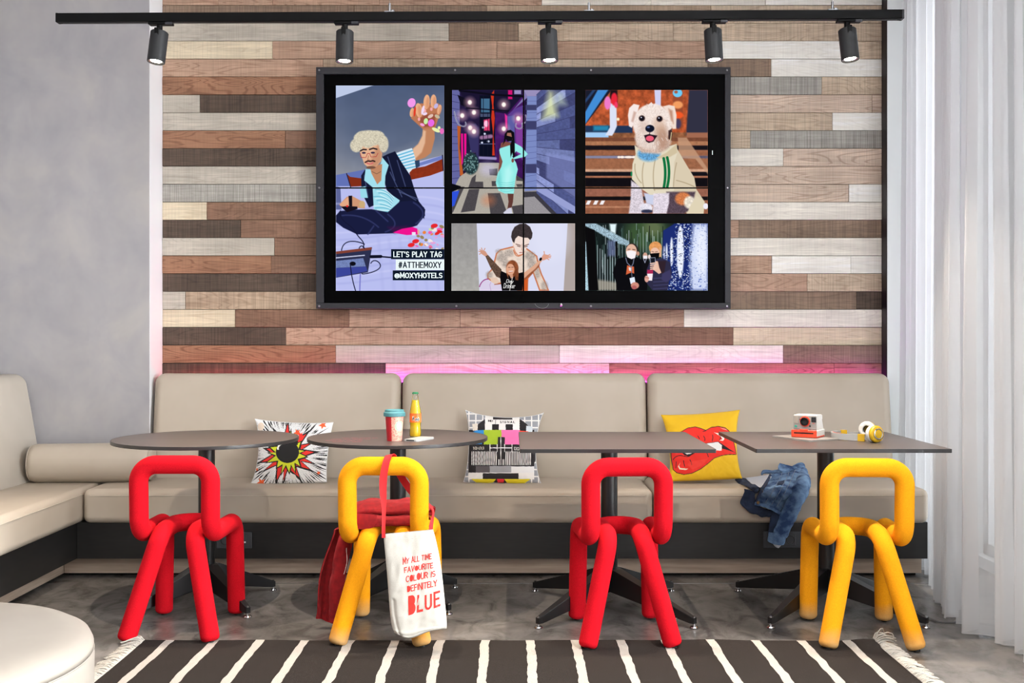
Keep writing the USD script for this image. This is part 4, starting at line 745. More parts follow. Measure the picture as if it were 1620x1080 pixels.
for px, tilt, roll, lab in SPOTS:
    s = (px - 92) / (1427.0 - 92) * TL; c = ta + tdir * s
    t = thing('spotlight', lab, 'spotlight', c, tang, 'black spotlights on the lighting track')
    obj('track_adapter', [bx(-.045, .058, -.017, .017, -.031, -.0205, .002)], 'track_black', t)
    obj('lock_lever', [bx(.03, .06, -.021, -.016, -.033, -.022, .001)], 'frame_grey', t)
    obj('stem', [cyl(.0125, -.062, -.030, 20, .001), bx(-.010, .010, -.0395, -.031, -.098, -.05, .002)], 'track_black', t)
    R = trimesh.transformations.euler_matrix(math.radians(-tilt), math.radians(roll), 0)[:3, :3]; piv = np.array([0, 0, -.062])
    turn = lambda m: (lambda v, f: ((v - piv) @ R.T + piv, f))(*meshkit.arrays(m)[:2])
    r0, zt, zb = .0375, -.060, -.196
    b = obj('housing', turn(lathe([(0, zt), (r0 - .004, zt), (r0, zt - .004), (r0, zb + .002), (r0 - .001, zb), (r0 - .003, zb), (r0 - .0035, zb + .003), (r0 - .004, zb + .012)], 40)), 'lamp_black', t, smooth=40)
    obj('reflector', turn(lathe([(r0 - .0035, zb + .004), (.0262, zb + .0062), (.0248, zb + .007)], 40)), 'reflector', b)
    obj('lens', turn(lathe([(.0250, zb + .0055), (.014, zb + .0045), (0, zb + .004)], 32)), 'lamp_lens', t)
    sp = UsdLux.SphereLight.Define(stage, '/World/' + numbered('spotlight_beam')); sp.CreateRadiusAttr(.006); sp.CreateIntensityAttr(SPOT_POWER); sp.CreateColorAttr(Gf.Vec3f(1.0, .86, .70))
    sh = UsdLux.ShapingAPI.Apply(sp.GetPrim()); sh.CreateShapingConeAngleAttr(36.0); sh.CreateShapingConeSoftnessAttr(.9)
    o = np.array([0, 0, zb - .003 - piv[2]]) @ R.T + piv; q = trimesh.transformations.rotation_matrix(math.radians(tang), [0, 0, 1])[:3, :3]
    x = UsdGeom.Xformable(sp); x.AddTranslateOp().Set(Gf.Vec3d(*map(float, c + q @ o))); x.AddRotateXYZOp().Set(Gf.Vec3f(-tilt, roll, tang))

# pendant lamp whose rim just enters the picture at the top
pc = P(1202, 3, 4.66); pl = thing('pendant_lamp', 'dark pendant lamp whose rim shows at the top edge above the track', 'lamp', (pc[0], 4.5, 2.69))
obj('shade', lathe([(.15, 0), (.152, .003), (.15, .05), (.11, .11), (.05, .15), (.02, .17), (0, .172)], 48), 'pendant_black', pl)
obj('diffuser', lathe([(0, .006), (.146, .006), (.149, .002)], 48), 'pendant_black', pl); obj('cable', tube([(0, 0, .17), (0, 0, .4), (0, 0, .61)], .003, 8), 'track_black', pl)

# ------------------------------------------------------------------ sofa
def cushion(w, d, h, r, loc, puff=(0, 0, .012), lean=0.0, lean_axis=1, n=6, inner=10):
    v, f = rbox(w, d, h, r, n, inner)
    k = np.clip(1 - (v[:, 0] / (w / 2)) ** 4, 0, 1) * np.clip(1 - (v[:, 1] / (d / 2)) ** 4, 0, 1); v[:, 2] += puff[2] * k * (v[:, 2] > 0)
    k = np.clip(1 - (v[:, 0] / (w / 2)) ** 4, 0, 1) * np.clip(1 - (v[:, 2] / (h / 2)) ** 4, 0, 1); v[:, 1] -= puff[1] * k * (v[:, 1] < 0)
    v[:, lean_axis] += lean * (v[:, 2] + h / 2) / h
    return v + np.asarray(loc), f
sofa = thing('banquette_sofa', 'long beige leather banquette sofa along the boarded wall with three backrests', 'sofa')
obj('base_panel', bx(-2.162, 2.065, 5.34, 5.78, .105, .286), 'black_laminate', sofa)
obj('plinth', bx(-2.262, 2.069, 5.43, 5.75, .014, .105), 'plinth_oak', sofa)
obj('shadow_gap', bx(-2.25, 2.05, 5.46, 5.74, .0, .014), 'shadow_gap', sofa)
cuts = [-2.128, -.60, .70, 2.068]
for k in range(3):
    a, b = cuts[k] + .003, cuts[k + 1] - .003
    obj('seat_cushion', cushion(b - a, .50, .170, .034, ((a + b) / 2, 5.56, .368), (0, .003, .004)), 'leather', sofa, smooth=True)
    obj('seam', tube([(a + .04, 5.3075, .423), ((a + b) / 2, 5.3058, .423), (b - .04, 5.3075, .423)], .0012, 6), 'stitching', sofa)
cuts = [-1.942, -.599, .7306, 2.053]
for k in range(3):
    a, b = cuts[k] + .004, cuts[k + 1] - .004
    obj('backrest_cushion', cushion(b - a, .13, .60, .052, ((a + b) / 2, 5.785, .708), (0, .010, 0), lean=.085), 'leather', sofa, smooth=True)
    obj('seam', tube(fillet([(a + .03, 5.865, 1.0), ((a + b) / 2, 5.868, 1.0085), (b - .03, 5.865, 1.0)], .02), .0012, 6), 'stitching', sofa)
side = thing('side_sofa', 'beige leather sofa section along the left wall, joined to the long banquette in the corner', 'sofa')
obj('base_panel', bx(-2.75, -2.165, 3.35, 5.79, .105, .286), 'black_laminate', side)
obj('plinth', bx(-2.75, -2.265, 3.4, 5.79, .014, .105), 'plinth_oak', side); obj('shadow_gap', bx(-2.75, -2.29, 3.45, 5.78, 0, .014), 'shadow_gap', side)
obj('seat_cushion', cushion(.63, 2.47, .170, .034, (-2.447, 4.557, .368), (0, 0, .004)), 'leather', side, smooth=True)
obj('seam', tube([(-2.1305, 3.4, .425), (-2.1305, 4.5, .425), (-2.1305, 5.70, .425)], .0012, 6), 'stitching', side)
v, f = rbox(.16, 2.42, .60, .055, 6, 10); k = np.clip(1 - (v[:, 1] / 1.21) ** 8, 0, 1) * np.clip(1 - (v[:, 2] / .3) ** 4, 0, 1)
v[:, 0] += .010 * k * (v[:, 0] > 0) - .105 * (v[:, 2] + .3) / .6
obj('backrest_cushion', (v + np.array([-2.58, 4.575, .708]), f), 'leather_pale', side, smooth=True)
# bolster in the corner
bl = thing('bolster_cushion', 'beige leather bolster roll lying on the sofa seat in the left corner', 'cushion')
L = .62; pr = [(0, 0), (.05, -.004), (.075, .0), (.093, .012), (.1, .035)] + [(.1 + .0015 * math.sin(3 * z), z) for z in np.linspace(.07, L - .07, 9)] + [(.098, L - .035), (.09, L - .012), (.072, L), (.05, L + .004), (0, L)]
tb_ = lambda m: moved(moved(m, ry=PI / 2), (-2.49, 5.56, .553), rz=math.radians(4.5))
obj('roll', tb_(lathe(pr, 40)), 'leather', bl, smooth=True)
for z in (.008, L - .008):
    obj('piping', tb_(moved(tube([(.0915 * math.cos(a), .0915 * math.sin(a), 0) for a in np.linspace(0, 2 * PI, 41)], .002, 6, False), (0, 0, z))), 'leather', bl)
# round pouf in the near corner
pf = thing('round_pouf', 'round pale leather pouf in the lower left corner', 'pouf', (-1.60, 2.77, 0))
obj('seat_pad', lathe([(.44, .355), (.487, .362), (.487, .378), (.478, .398), (.45, .414), (.40, .424), (.30, .4295), (.15, .431), (0, .4315)], 80), 'leather_pouf', pf, smooth=True)
obj('side_wall', lathe([(0, .03), (.46, .03), (.478, .045), (.487, .2), (.489, .345), (.485, .358), (.46, .36)], 80), 'leather_pouf', pf, smooth=40)
obj('piping', tube([(.4868 * math.cos(a), .4868 * math.sin(a), .361) for a in np.linspace(0, 2 * PI, 97)], .0022, 6, False), 'leather_pouf', pf)
obj('base_ring', cyl(.40, 0, .03, 40), 'shadow_gap', pf)

# power outlets in the dark sofa base
def outlet(name, lab, x, z, gangs):
    t = thing(name, lab, 'power outlet', (x, 5.3395, z), 0)
    obj('cover_plate', bx(0, .088 * gangs, -.009, 0, -.041, .041, .003), 'socket_plate', t)
    for k in range(gangs):
        c = .044 + .088 * k
        if k == gangs - 1:
            u = obj('usb_insert', bx(c - .027, c + .027, -.0125, -.009, -.027, .027, .0015), 'socket_plate', t)
            obj('usb_port', bx(c - .014, c - .001, -.0135, -.0124, -.012, -.004), 'ink_white', u); obj('usb_port', bx(c + .002, c + .015, -.0135, -.0124, -.012, -.004), 'ink_white', u)
        else:
            u = obj('socket_insert', bx(c - .027, c + .027, -.0125, -.009, -.027, .027, .0015), 'socket_plate', t)
            obj('socket_hole', moved(lathe([(.0195, 0), (.021, .001), (.021, .002), (.018, .002), (.0175, -.001), (0, -.001)], 28), (c, -.0125, 0), rx=PI / 2), 'socket_dark', u)
outlet('power_outlet', 'dark double power outlet in the sofa base behind the left red chair', *XZ(343, 854, 5.34), 2)
outlet('power_outlet', 'dark triple power outlet in the sofa base below the denim jacket', *XZ(1207, 853, 5.34), 3)

# ------------------------------------------------------------------ tables
def pedestal(t, reach, r=.0365):
    obj('column', cyl(r, .085, .735, 36), 'black_steel', t, smooth=40)
    obj('mounting_plate', bx(-.12, .12, -.12, .12, .727, .7349, .002), 'black_steel', t)
    for k in range(4):
        a = PI / 4 + k * PI / 2; pts = []
        for s, hw, z0, z1 in ((.0, .030, .088, .188), (.05, .029, .084, .18), (reach - .02, .012, .020, .047), (reach, .010, .020, .044)):
            for w in (-hw, hw):
                for z in (z0, z1): pts.append((s * math.cos(a) - w * math.sin(a), s * math.sin(a) + w * math.cos(a), z))
        lg = obj('leg', manifold3d.Manifold.hull_points(np.array(pts)), 'black_steel', t, smooth=False)
        c = ((reach - .006) * math.cos(a), (reach - .006) * math.sin(a), 0)
        obj('foot', moved(lathe([(0, 0), (.017, 0), (.018, .004), (.015, .009), (.006, .011), (.006, .05), (0, .05)], 20), c), 'chrome', lg)
def round_table(x, y, lab):
    t = thing('round_table', lab, 'table', (x, y, 0), 0, 'dark round tables before the sofa'); r = .41
    obj('tabletop', lathe([(0, .735), (r - .003, .735), (r - .003, .7494), (r - .0045, .75), (0, .75)], 96), 'table_laminate', t)
    obj('edge_band', lathe([(r - .003, .735), (r - .001, .735), (r, .736), (r, .749), (r - .001, .75), (r - .003, .75)], 96), 'table_edge', t, smooth=50)
    pedestal(t, .355); return t
t1 = round_table(-1.384, 4.87, 'dark round pedestal table behind the left red chair, its top empty')
t2 = round_table(-.522, 4.92, 'dark round pedestal table holding the cup, the orange bottle and the phone')
def square_table(x, y, rz, lab):
    t = thing('square_table', lab, 'table', (x, y, 0), rz, 'dark square tables before the sofa'); h = .4
    obj('tabletop', bx(-h + .002, h - .002, -h + .002, h - .002, .7345, .75, .0005), 'table_laminate', t)
    ring = sbox(-h, -h, h, h).buffer(-.006).buffer(.006).difference(sbox(-h + .002, -h + .002, h - .002, h - .002))
    obj('edge_band', moved(extrude(ring, .0153), (0, 0, .7345)), 'table_edge', t)
    pedestal(t, .462); return t
square_table(.432, 4.775, 0, 'dark square pedestal table behind the right red chair, its top empty')
square_table(1.395, 4.78, 0, 'dark square pedestal table holding the instant camera and the headphones')
# faint pink lettering printed on the second table, too small to read: short handwritten strokes in three lines
rg = random.Random(8); strokes = []
for k, (x0, x1, y) in enumerate(((-.245, -.10, -.055), (-.285, -.115, -.12), (-.30, -.15, -.185), (-.26, -.17, -.24))):
    x = x0
    while x < x1:
        n = rg.randint(3, 6); pts = [(x + .0075 * q, y + rg.uniform(-.010, .014)) for q in range(n + 1)]; strokes.append(LineString(pts).buffer(.0017)); x += .0075 * n + .010
obj('printed_lettering', moved(extrude(shapely.union_all(strokes), .0004), (0, 0, .75)), 'pink_print', t2, smooth=False, label='faint pink handwriting on the tabletop')

# ------------------------------------------------------------------ chairs: two bent upholstered tubes each
def ring_slice(v, f, n, a, b):
    m = (f < a * n).any(1) | (f >= (b + 1) * n).any(1); g = f[~m]
    u, inv = np.unique(g, return_inverse=True); return v[u], inv.reshape(g.shape)
def chair_parts(t, mat_):
    R, N = .0372, 28
    def prep(path):
        p = fillet(path, [0] + [x for x in RAD] + [0], .008); d = np.array([0, .002, .005, .009, .014, .02])
        u0, u1 = (p[1] - p[0]) / np.linalg.norm(p[1] - p[0]), (p[-2] - p[-1]) / np.linalg.norm(p[-2] - p[-1])
        p = np.vstack([p[0] + u0 * d[:, None], p[(np.linalg.norm(p - p[0], axis=1) > .03) & (np.linalg.norm(p - p[-1], axis=1) > .03)], (p[-1] + u1 * d[:, None])[::-1]])
        s = np.minimum(np.linalg.norm(p - p[0], axis=1), np.linalg.norm(p - p[-1], axis=1)); q = .02
        return p, np.where(s < q, R - q + np.sqrt(np.maximum(q * q - (q - np.minimum(s, q)) ** 2, 0)), R)
    # tube one: rear legs, seat rails and backrest loop
    RAD = [.062, .075, .070, .070, .075, .062]
    A = [(-.158, .226, .005), (-.150, .222, .409), (-.143, -.128, .409), (-.145, -.132, .692), (.145, -.132, .692), (.143, -.128, .409), (.150, .222, .409), (.158, .226, .005)]
    pa, ra = prep(A); va, fa = tube(pa, ra, N)
    RAD = [.085, .075, .075, .085]
    B = [(-.168, -.212, .005), (-.066, -.098, .413), (-.078, .158, .413), (.078, .158, .413), (.066, -.098, .413), (.168, -.212, .005)]
    pb, rb = prep(B); vb, fb = tube(pb, rb, N)
    seat = []
    for p, v, f, back in ((pa, va, fa, True), (pb, vb, fb, False)):
        n = len(p); lo = p[:, 2] < .32; i0 = int(np.argmin(lo)); i1 = n - 1 - int(np.argmin(lo[::-1]))
        for a, b, foot, cap in ((0, i0, p[0], len(v) - 2), (i1, n - 1, p[-1], len(v) - 1)):
            vv, ff = ring_slice(v, f, N, a, b); k = f[(f == cap).any(1)]; vv2 = np.vstack([vv, v[k].reshape(-1, 3)]); ff2 = np.vstack([ff, np.arange(len(k) * 3).reshape(-1, 3) + len(vv)])
            lg = obj('leg', (vv2, ff2), mat_, t, smooth=60); obj('glide', moved(cyl(.012, 0, .008, 14), (foot[0], foot[1], 0)), 'rubber', lg)
        if back:
            up = np.where(p[:, 2] > .51)[0]; u0, u1 = up[0], up[-1]
            obj('backrest', ring_slice(v, f, N, u0, u1), mat_, t, smooth=True)
            seat += [ring_slice(v, f, N, i0, u0), ring_slice(v, f, N, u1, i1)]
        else: seat.append(ring_slice(v, f, N, i0, i1))
    obj('seat', join(seat), mat_, t, smooth=True)
c1 = thing('tube_chair', 'red felt chair of bent tubes at the left, before the empty round table', 'chair', (-1.356, 4.45, .002), 0, 'chairs made of thick upholstered tubes'); chair_parts(c1, 'felt_red')
c3 = dup(c1, (.447, 4.365, .003), 3.0, 'red felt chair of bent tubes right of the tote bag, before the empty square table')
c2 = thing('tube_chair', 'yellow felt chair of bent tubes carrying the tote bag and the red hoodie', 'chair', (-.504, 4.395, .003), -3.0, 'chairs made of thick upholstered tubes'); chair_parts(c2, 'felt_yellow')
c4 = dup(c2, (1.4025, 4.345, .003), -4.5, 'empty yellow felt chair of bent tubes at the right, beside the curtain')

# ------------------------------------------------------------------ rug
rug = thing('striped_rug', 'flat woven black rug with thin white stripes and fringed ends', 'rug')
X, Y = np.meshgrid(np.linspace(-1.457, 1.432, 150), np.linspace(3.3, 4.258, 60), indexing='ij')
n1 = meshkit.fbm(np.stack([X * 5, Y * 5, X * 0], -1), 3, 4); wob = .006 * (meshkit.noise(np.stack([X * 4, X * 0, X * 0], -1), 7) - .5) * 2
edge = np.minimum(1, (1.432 - X) / .05) ; Z = .003 + .004 * n1 * np.clip(edge, .3, 1) + .010 * np.exp(-((X - 1.40) ** 2 + (Y - 4.22) ** 2) / .0025)
obj('woven_field', solidify(np.stack([X, Y + wob * (Y > 4.2), Z], -1), .003), 'rug_field', rug, smooth=True)
rg = random.Random(12)
for sgn, xe in ((-1, -1.457), (1, 1.432)):
    ms = []
    for y in np.arange(3.32, 4.25, .0065):
        a = rg.uniform(-.5, .5); ln = rg.uniform(.045, .075); up = (.03 if sgn > 0 else .012) * math.exp(-((y - 4.24) / .03) ** 2)
        for q in range(2):
            b = a + rg.uniform(-.3, .3); pts = [(xe - sgn * .004, y, .005 + up * .4), (xe + sgn * ln * .35, y + .3 * ln * b, .008 + up + rg.uniform(0, .006)), (xe + sgn * ln * .75, y + .7 * ln * b + rg.uniform(-.004, .004), .007 + up * rg.uniform(.6, 1.5)), (xe + sgn * ln, y + ln * b, .004 + up * rg.uniform(.3, 1.2))]
            ms.append(tube(curve(pts, 6), [.0022, .0026, .0028, .0026, .0026, .0016], 5))
    obj('fringe', join(ms), 'fringe_cotton', rug, smooth=True, kind='stuff')
# ------------------------------------------------------------------ printed cushions leaning on the sofa back
def pillow(label, crop, corners, inset, Yb, Yt, thick, paint, edge_col, n=190, wrinkle=.006, seed=1):
    """corners: TL, TR, BR, BL of the cloth; inset: how far left, right, top and bottom edges draw in between them."""
    ox, oy, sc = crop; C = np.array(corners, float); a = np.linspace(-1, 1, n); a = np.sign(a) * (1 - (1 - np.abs(a)) ** 1.25)
    S, T = np.meshgrid(a, a, indexing='xy')               # T down
    s, t = ((S + 1) / 2)[..., None], ((T + 1) / 2)[..., None]
    U = (C[0] * (1 - s) + C[1] * s) * (1 - t) + (C[3] * (1 - s) + C[2] * s) * t
    kl, kr, kt, kb = inset; bow = lambda q: (1 - q ** 2)
    U[..., 0] += bow(T) ** .8 * (kl * (1 - S) / 2 - kr * (1 + S) / 2); U[..., 1] += bow(S) ** .8 * (kt * (1 - T) / 2 - kb * (1 + T) / 2)
    Yp = Yt + (Yb - Yt) * t[..., 0]
    base = np.stack([(ox + U[..., 0] / sc - 810) * Yp / FPX, Yp, EYE - (oy + U[..., 1] / sc - HOR) * Yp / FPX], -1)
    lip = .006
    puff = thick * (np.clip(1 - S ** 2, 0, 1) * np.clip(1 - T ** 2, 0, 1)) ** .42
    rad = np.stack([S * 3 + .3 * T, T * 3, S * 0 + seed], -1); ang = np.arctan2(T, S)
    wr = (meshkit.fbm(np.stack([np.cos(ang) * 4, np.sin(ang) * 4, np.hypot(S, T) * 1.2 + seed], -1), 3, seed) - .5) * np.clip(np.hypot(S, T) - .25, 0, 1) + .5 * (meshkit.fbm(rad, 3, seed) - .5)
    wr *= wrinkle * 2 * np.clip((1 - np.abs(S)) * 8, 0, 1) * np.clip((1 - np.abs(T)) * 8, 0, 1)
    N = np.array([0, -1.0, .12]); N /= np.linalg.norm(N)
    front = base + N * (puff + wr)[..., None]; back = base - N * (puff * .8)[..., None]
    pr = Print(ox + U[..., 0] / sc, oy + U[..., 1] / sc, edge_col); pr.at(ox, oy, sc); paint(pr)
    tp = thing('cushion', label, 'cushion', (0, 0, 0), 0, 'printed cushions on the sofa')
    obj('printed_front', (front.reshape(-1, 3), grid_faces(n, n)), 'printed_cotton', tp, smooth=True, color=pr.linear())
    obj('back', (back.reshape(-1, 3), grid_faces(n, n, flip=True)), 'printed_cotton', tp, smooth=True, color=np.broadcast_to(srgb(edge_col), (n * n, 3)))
    rim = np.concatenate([base[0], base[1:, -1], base[-1, ::-1][1:], base[::-1, 0][1:]])
    obj('seam', tube(rim[::3], .0026, 6, False), 'printed_cotton', tp, smooth=True, color=np.broadcast_to(srgb(np.array(edge_col) * .94), (len(rim[::3]) * 6, 3)))
def spikes(cx, cy, r0, r1, n, seed, ph=0.0):
    g = random.Random(seed); out = []
    for k in range(n):
        a = 2 * PI * (k + ph) / n + g.uniform(-.12, .12)
        out += [(cx + r0 * math.cos(a - PI / n), cy + r0 * math.sin(a - PI / n)), (cx + r1 * g.uniform(.8, 1.15) * math.cos(a), cy + r1 * g.uniform(.8, 1.15) * math.sin(a))]
    return out
def star(cx, cy, r, rot=0): return [(cx + (r if k % 2 == 0 else r * .45) * math.cos(rot + k * PI / 5), cy + (r if k % 2 == 0 else r * .45) * math.sin(rot + k * PI / 5)) for k in range(10)]
def paint_burst(p):
    W_, K_, RD, YG = (240, 240, 238), (24, 22, 22), (226, 44, 34), (204, 212, 34); cx, cy = 565, 560; g = random.Random(4)
    for x in range(60, 1160, 19):
        for y in range(90, 1000, 19):
            d = math.hypot(x - cx, y - cy)
            if 200 < d < 470: p.ell(x + (y // 19 % 2) * 9, y, 4.2, 4.2, (120, 118, 116), 2)
    for k in range(96):
        a = 2 * PI * k / 96 + g.uniform(-.025, .025); r0 = g.uniform(300, 420); r1 = g.uniform(480, 640); w = g.uniform(4, 11); c, s_ = math.cos(a), math.sin(a)
        p.poly([(cx + r0 * c, cy + r0 * s_), (cx + (r0 + r1) / 2 * c - w * s_, cy + (r0 + r1) / 2 * s_ + w * c), (cx + r1 * c, cy + r1 * s_), (cx + (r0 + r1) / 2 * c + w * s_, cy + (r0 + r1) / 2 * s_ - w * c)], K_, 2)
    p.poly(spikes(cx, cy, 210, 420, 15, 3), K_, 3); p.poly(spikes(cx, cy, 186, 345, 15, 3), RD, 3)
    p.poly(spikes(cx, cy, 180, 300, 15, 9, .45), K_, 3); p.poly(spikes(cx, cy, 150, 265, 15, 9, .45), YG, 3)
    p.ell(cx, cy - 20, 152, 142, K_, 3); p.rect(635, 375, 700, 450, K_, 3); p.line([(690, 380), (668, 340), (672, 300)], 12, (206, 210, 120), 4); p.poly(star(690, 285, 52, .4), (232, 84, 40), 3); p.poly(star(735, 330, 50, .1), RD, 3)
    p.line([(440, 500), (452, 460), (490, 430), (540, 412), (600, 408)], 22, (238, 236, 226), 3, smooth=True); p.ell(442, 502, 13, 10, (238, 236, 226), 3)
    for x, y, r in ((1010, 186, 55), (205, 940, 66), (960, 812, 28), (148, 766, 26)): p.poly(star(x, y, r, .5), (236, 98, 44), 3)
    p.ell(200, 205, 46, 52, (226, 208, 188), 5); p.ell(630, 862, 40, 36, (222, 216, 208), 5)
pillow('white cushion printed with a black bomb exploding in a red and yellow burst', (390, 650, 8.307), ((112, 104), (1138, 150), (1052, 930), (52, 968)), (78, 30, 30, -6), 5.51, 5.69, .055, paint_burst, (238, 238, 236), seed=3)
def paint_test(p):
    K_, W_, GR = (32, 26, 28), (236, 232, 226), (150, 152, 156)
    p.rect(0, 0, 1200, 1100, GR)
    for x in range(40, 1200, 88): p.rect(x, 0, x + 16, 1100, W_, 2)
    for y in range(20, 1100, 88): p.rect(0, y, 1200, y + 16, W_, 2)
    p.ell(560, 560, 440, 432, K_, 3); p.put(Point(*p._g((560, 560))).buffer(55).intersection(sbox(*p._g((340, 60)), *p._g((775, 330)))), W_, 1)
    p.rect(130, 320, 960, 790, K_, 2); p.rect(340, 130, 775, 330, W_, 2); p.rect(440, 150, 685, 190, K_, 2); p.rect(430, 250, 515, 330, K_, 2); p.rect(600, 250, 690, 330, K_, 2)
    p.poly([(180, 245), (250, 240), (246, 330), (186, 330)], (222, 212, 196), 2); p.poly([(860, 268), (940, 280), (936, 355), (856, 350)], (206, 214, 218), 2)
    p.poly([(180, 350), (230, 326), (328, 322), (328, 410), (300, 500), (180, 500)], (42, 134, 200), 2); p.rect(326, 322, 550, 505, (160, 186, 34), 2); p.rect(548, 322, 780, 512, (250, 112, 168), 2); p.poly([(772, 330), (880, 340), (960, 400), (950, 510), (772, 510)], (238, 66, 40), 2)
    p.rect(136, 505, 960, 600, K_, 2); p.rect(502, 412, 590, 690, K_, 2)
    for x in (404, 494, 540, 588, 680): p.rect(x - 4, 500 if x != 540 else 412, x + 4, 600 if x != 540 else 690, W_, 2)
    p.rect(404, 543, 680, 553, W_, 2)
    for k in range(37):
        x = 170 + k * 20.5
        if not (488 < x < 590): p.rect(x, 592, x + 10, 764, W_, 2)
    for x in (510, 530, 552, 572): p.rect(x, 690, x + 9, 764, W_, 2)
    p.rect(130, 775, 228, 862, K_, 2); p.rect(224, 775, 402, 862, (92, 86, 88), 2); p.rect(400, 775, 672, 862, (156, 154, 156), 2); p.rect(670, 780, 960, 870, (232, 230, 228), 2)
    p.rect(136, 858, 960, 944, W_, 2); p.rect(312, 866, 762, 944, K_, 2)
    p.poly([(165, 938), (480, 938), (440, 985), (250, 1000)], (226, 206, 24), 2); p.poly([(490, 938), (580, 938), (575, 985), (500, 985)], (226, 40, 50), 2); p.poly([(580, 938), (915, 938), (830, 1000), (620, 990)], (226, 206, 24), 2)
    p.text(flip_y(fitted('NO', 380, 442, -222, -192, weight=.2)), K_, 2); p.text(flip_y(fitted('SIGNAL', 528, 718, -240, -205, weight=.2, gap=.5)), K_, 2); p.line([(472, 196), (470, 246)], 6, K_, 2)
    p.text(flip_y(fitted('10:00', 186, 328, -568, -532, weight=.16, gap=.3)), (216, 206, 190), 2); p.text(flip_y(fitted('00', 706, 770, -576, -538, weight=.18, gap=.3)), (228, 222, 212), 2)
pillow('black and white cushion printed with a television test card reading NO SIGNAL', (725, 640, 8.0), ((92, 68), (1078, 104), (1046, 990), (66, 974)), (58, 84, 78, -14), 5.51, 5.69, .055, paint_test, (222, 222, 222), seed=5)
def paint_lips(p):
    RD, DK, WH = (232, 42, 28), (34, 22, 28), (240, 232, 222)
    outer = [(215, 590), (250, 470), (330, 368), (420, 315), (520, 298), (590, 318), (655, 345), (730, 305), (820, 292), (910, 310), (960, 350), (1010, 440), (1045, 560), (1062, 650), (950, 650), (860, 665), (760, 700), (680, 770), (590, 840), (480, 895), (380, 912), (290, 890), (245, 850), (225, 720)]
    p.line(outer + outer[:1], 16, DK, 3, smooth=False); p.poly(outer, RD, 3)
    p.poly([(335, 620), (430, 560), (560, 530), (700, 500), (820, 488), (870, 520), (960, 580), (1055, 632), (960, 600), (880, 580), (780, 600), (640, 620), (520, 630), (440, 680), (380, 665)], DK, 3)
    p.poly([(560, 530), (690, 508), (815, 492), (866, 535), (862, 605), (700, 600), (560, 600)], (232, 230, 226), 3); p.poly([(370, 628), (430, 580), (510, 600), (460, 645), (410, 655)], (226, 220, 212), 3)
    p.line([(240, 720), (265, 690), (330, 668), (390, 680), (430, 680), (480, 640), (560, 620)], 9, DK, 3, smooth=True)
    for q in ([(550, 415), (570, 450)], [(625, 415), (642, 450), (638, 475)], [(742, 400), (745, 440), (735, 480)], [(845, 400), (850, 440), (835, 465)], [(276, 750), (276, 830)], [(368, 735), (374, 770), (385, 810)], [(450, 725), (468, 760), (472, 790)], [(668, 635), (686, 685)], [(620, 355), (655, 345)]): p.line(q, 9, DK, 3)
    p.poly([(760, 366), (830, 380), (880, 420), (902, 450), (880, 478), (832, 470), (872, 455), (850, 420), (800, 390)], WH, 3); p.poly([(840, 305), (920, 322), (945, 342), (880, 325)], (244, 170, 150), 3)
    p.poly([(330, 758), (314, 800), (330, 830), (430, 840), (400, 858), (320, 850), (300, 810)], (240, 222, 190), 3); p.poly([(440, 750), (690, 705), (600, 800), (480, 850), (420, 790)], (236, 66, 54), 10, a=.6)
pillow('yellow cushion printed with big red cartoon lips, between the two square tables', (1035, 640, 8.307), ((92, 136), (1122, 70), (1152, 962), (190, 1000)), (62, 60, 22, -6), 5.50, 5.69, .058, paint_lips, (232, 184, 18), seed=8, wrinkle=.009)

# ------------------------------------------------------------------ tote bag hanging on the yellow chair
TS = 5.838
def tote(x, y, Y): return P(590 + x / TS, 830 + y / TS, Y)
tg = thing('tote_bag', 'white canvas tote bag with red lettering hanging by its red handles on the yellow chair', 'bag')
Lf = np.array([(90, 97), (104, 250), (120, 420), (134, 590), (146, 750), (162, 900), (190, 950)]); Rt = np.array([(550, 55), (596, 240), (628, 430), (648, 610), (666, 780), (676, 900), (677, 945)])
nt, nu = 70, 72
tt = np.linspace(0, 1, nt); Lc = np.stack([CubicSpline(np.linspace(0, 1, 7), Lf[:, k])(tt) for k in (0, 1)], -1); Rc = np.stack([CubicSpline(np.linspace(0, 1, 7), Rt[:, k])(tt) for k in (0, 1)], -1)
front = np.zeros((nt, nu, 3)); back = front.copy()
for i, t in enumerate(tt):
    u = np.linspace(0, 1, nu)[:, None]; xy = Lc[i] * (1 - u) + Rc[i] * u
    if t > .0: xy[:, 1] += 75 * max(0, (t - .80) / .2) ** 1.3 * np.exp(-((u[:, 0] - .27) / .30) ** 2) + 12 * max(0, (t - .8) / .2) * np.sin(PI * u[:, 0])
    d = .008 + .062 * t ** .8; prof = np.clip(1 - np.abs(2 * u[:, 0] - 1) ** 5, 0, 1) ** .5
    yc = 4.118 - .006 * t
    q = np.array([tote(a, b, 4.09) for a, b in xy]); q[:, 1] = yc
    nx = np.stack([u[:, 0] * 3.0, np.full(nu, t * 5), np.full(nu, .5)], -1)
    fold = (meshkit.fbm(nx + np.stack([0 * u[:, 0], u[:, 0] * 1.8, 0 * u[:, 0]], -1), 3, 21) - .5) * .016 + .004 * np.exp(-((t - .93) / .02) ** 2) - .006 * np.exp(-((u[:, 0] - .09 - .22 * max(0, t - .75)) / .03) ** 2) * (t > .6)
    front[i] = q; front[i][:, 1] -= d / 2 * prof + fold * prof; back[i] = q; back[i][:, 1] += (d / 2) * prof * (.75 if t < .9 else .9)
lastf, lastb = front[-1].copy(), back[-1].copy()
rows = [lastf * (1 - k) + lastb * k + np.array([0, 0, -.010 * math.sin(PI * k)]) for k in np.linspace(0, 1, 8)]
shell = np.concatenate([front, np.array(rows)[1:-1], back[::-1]])
sv, sf = solidify(shell, .0014)
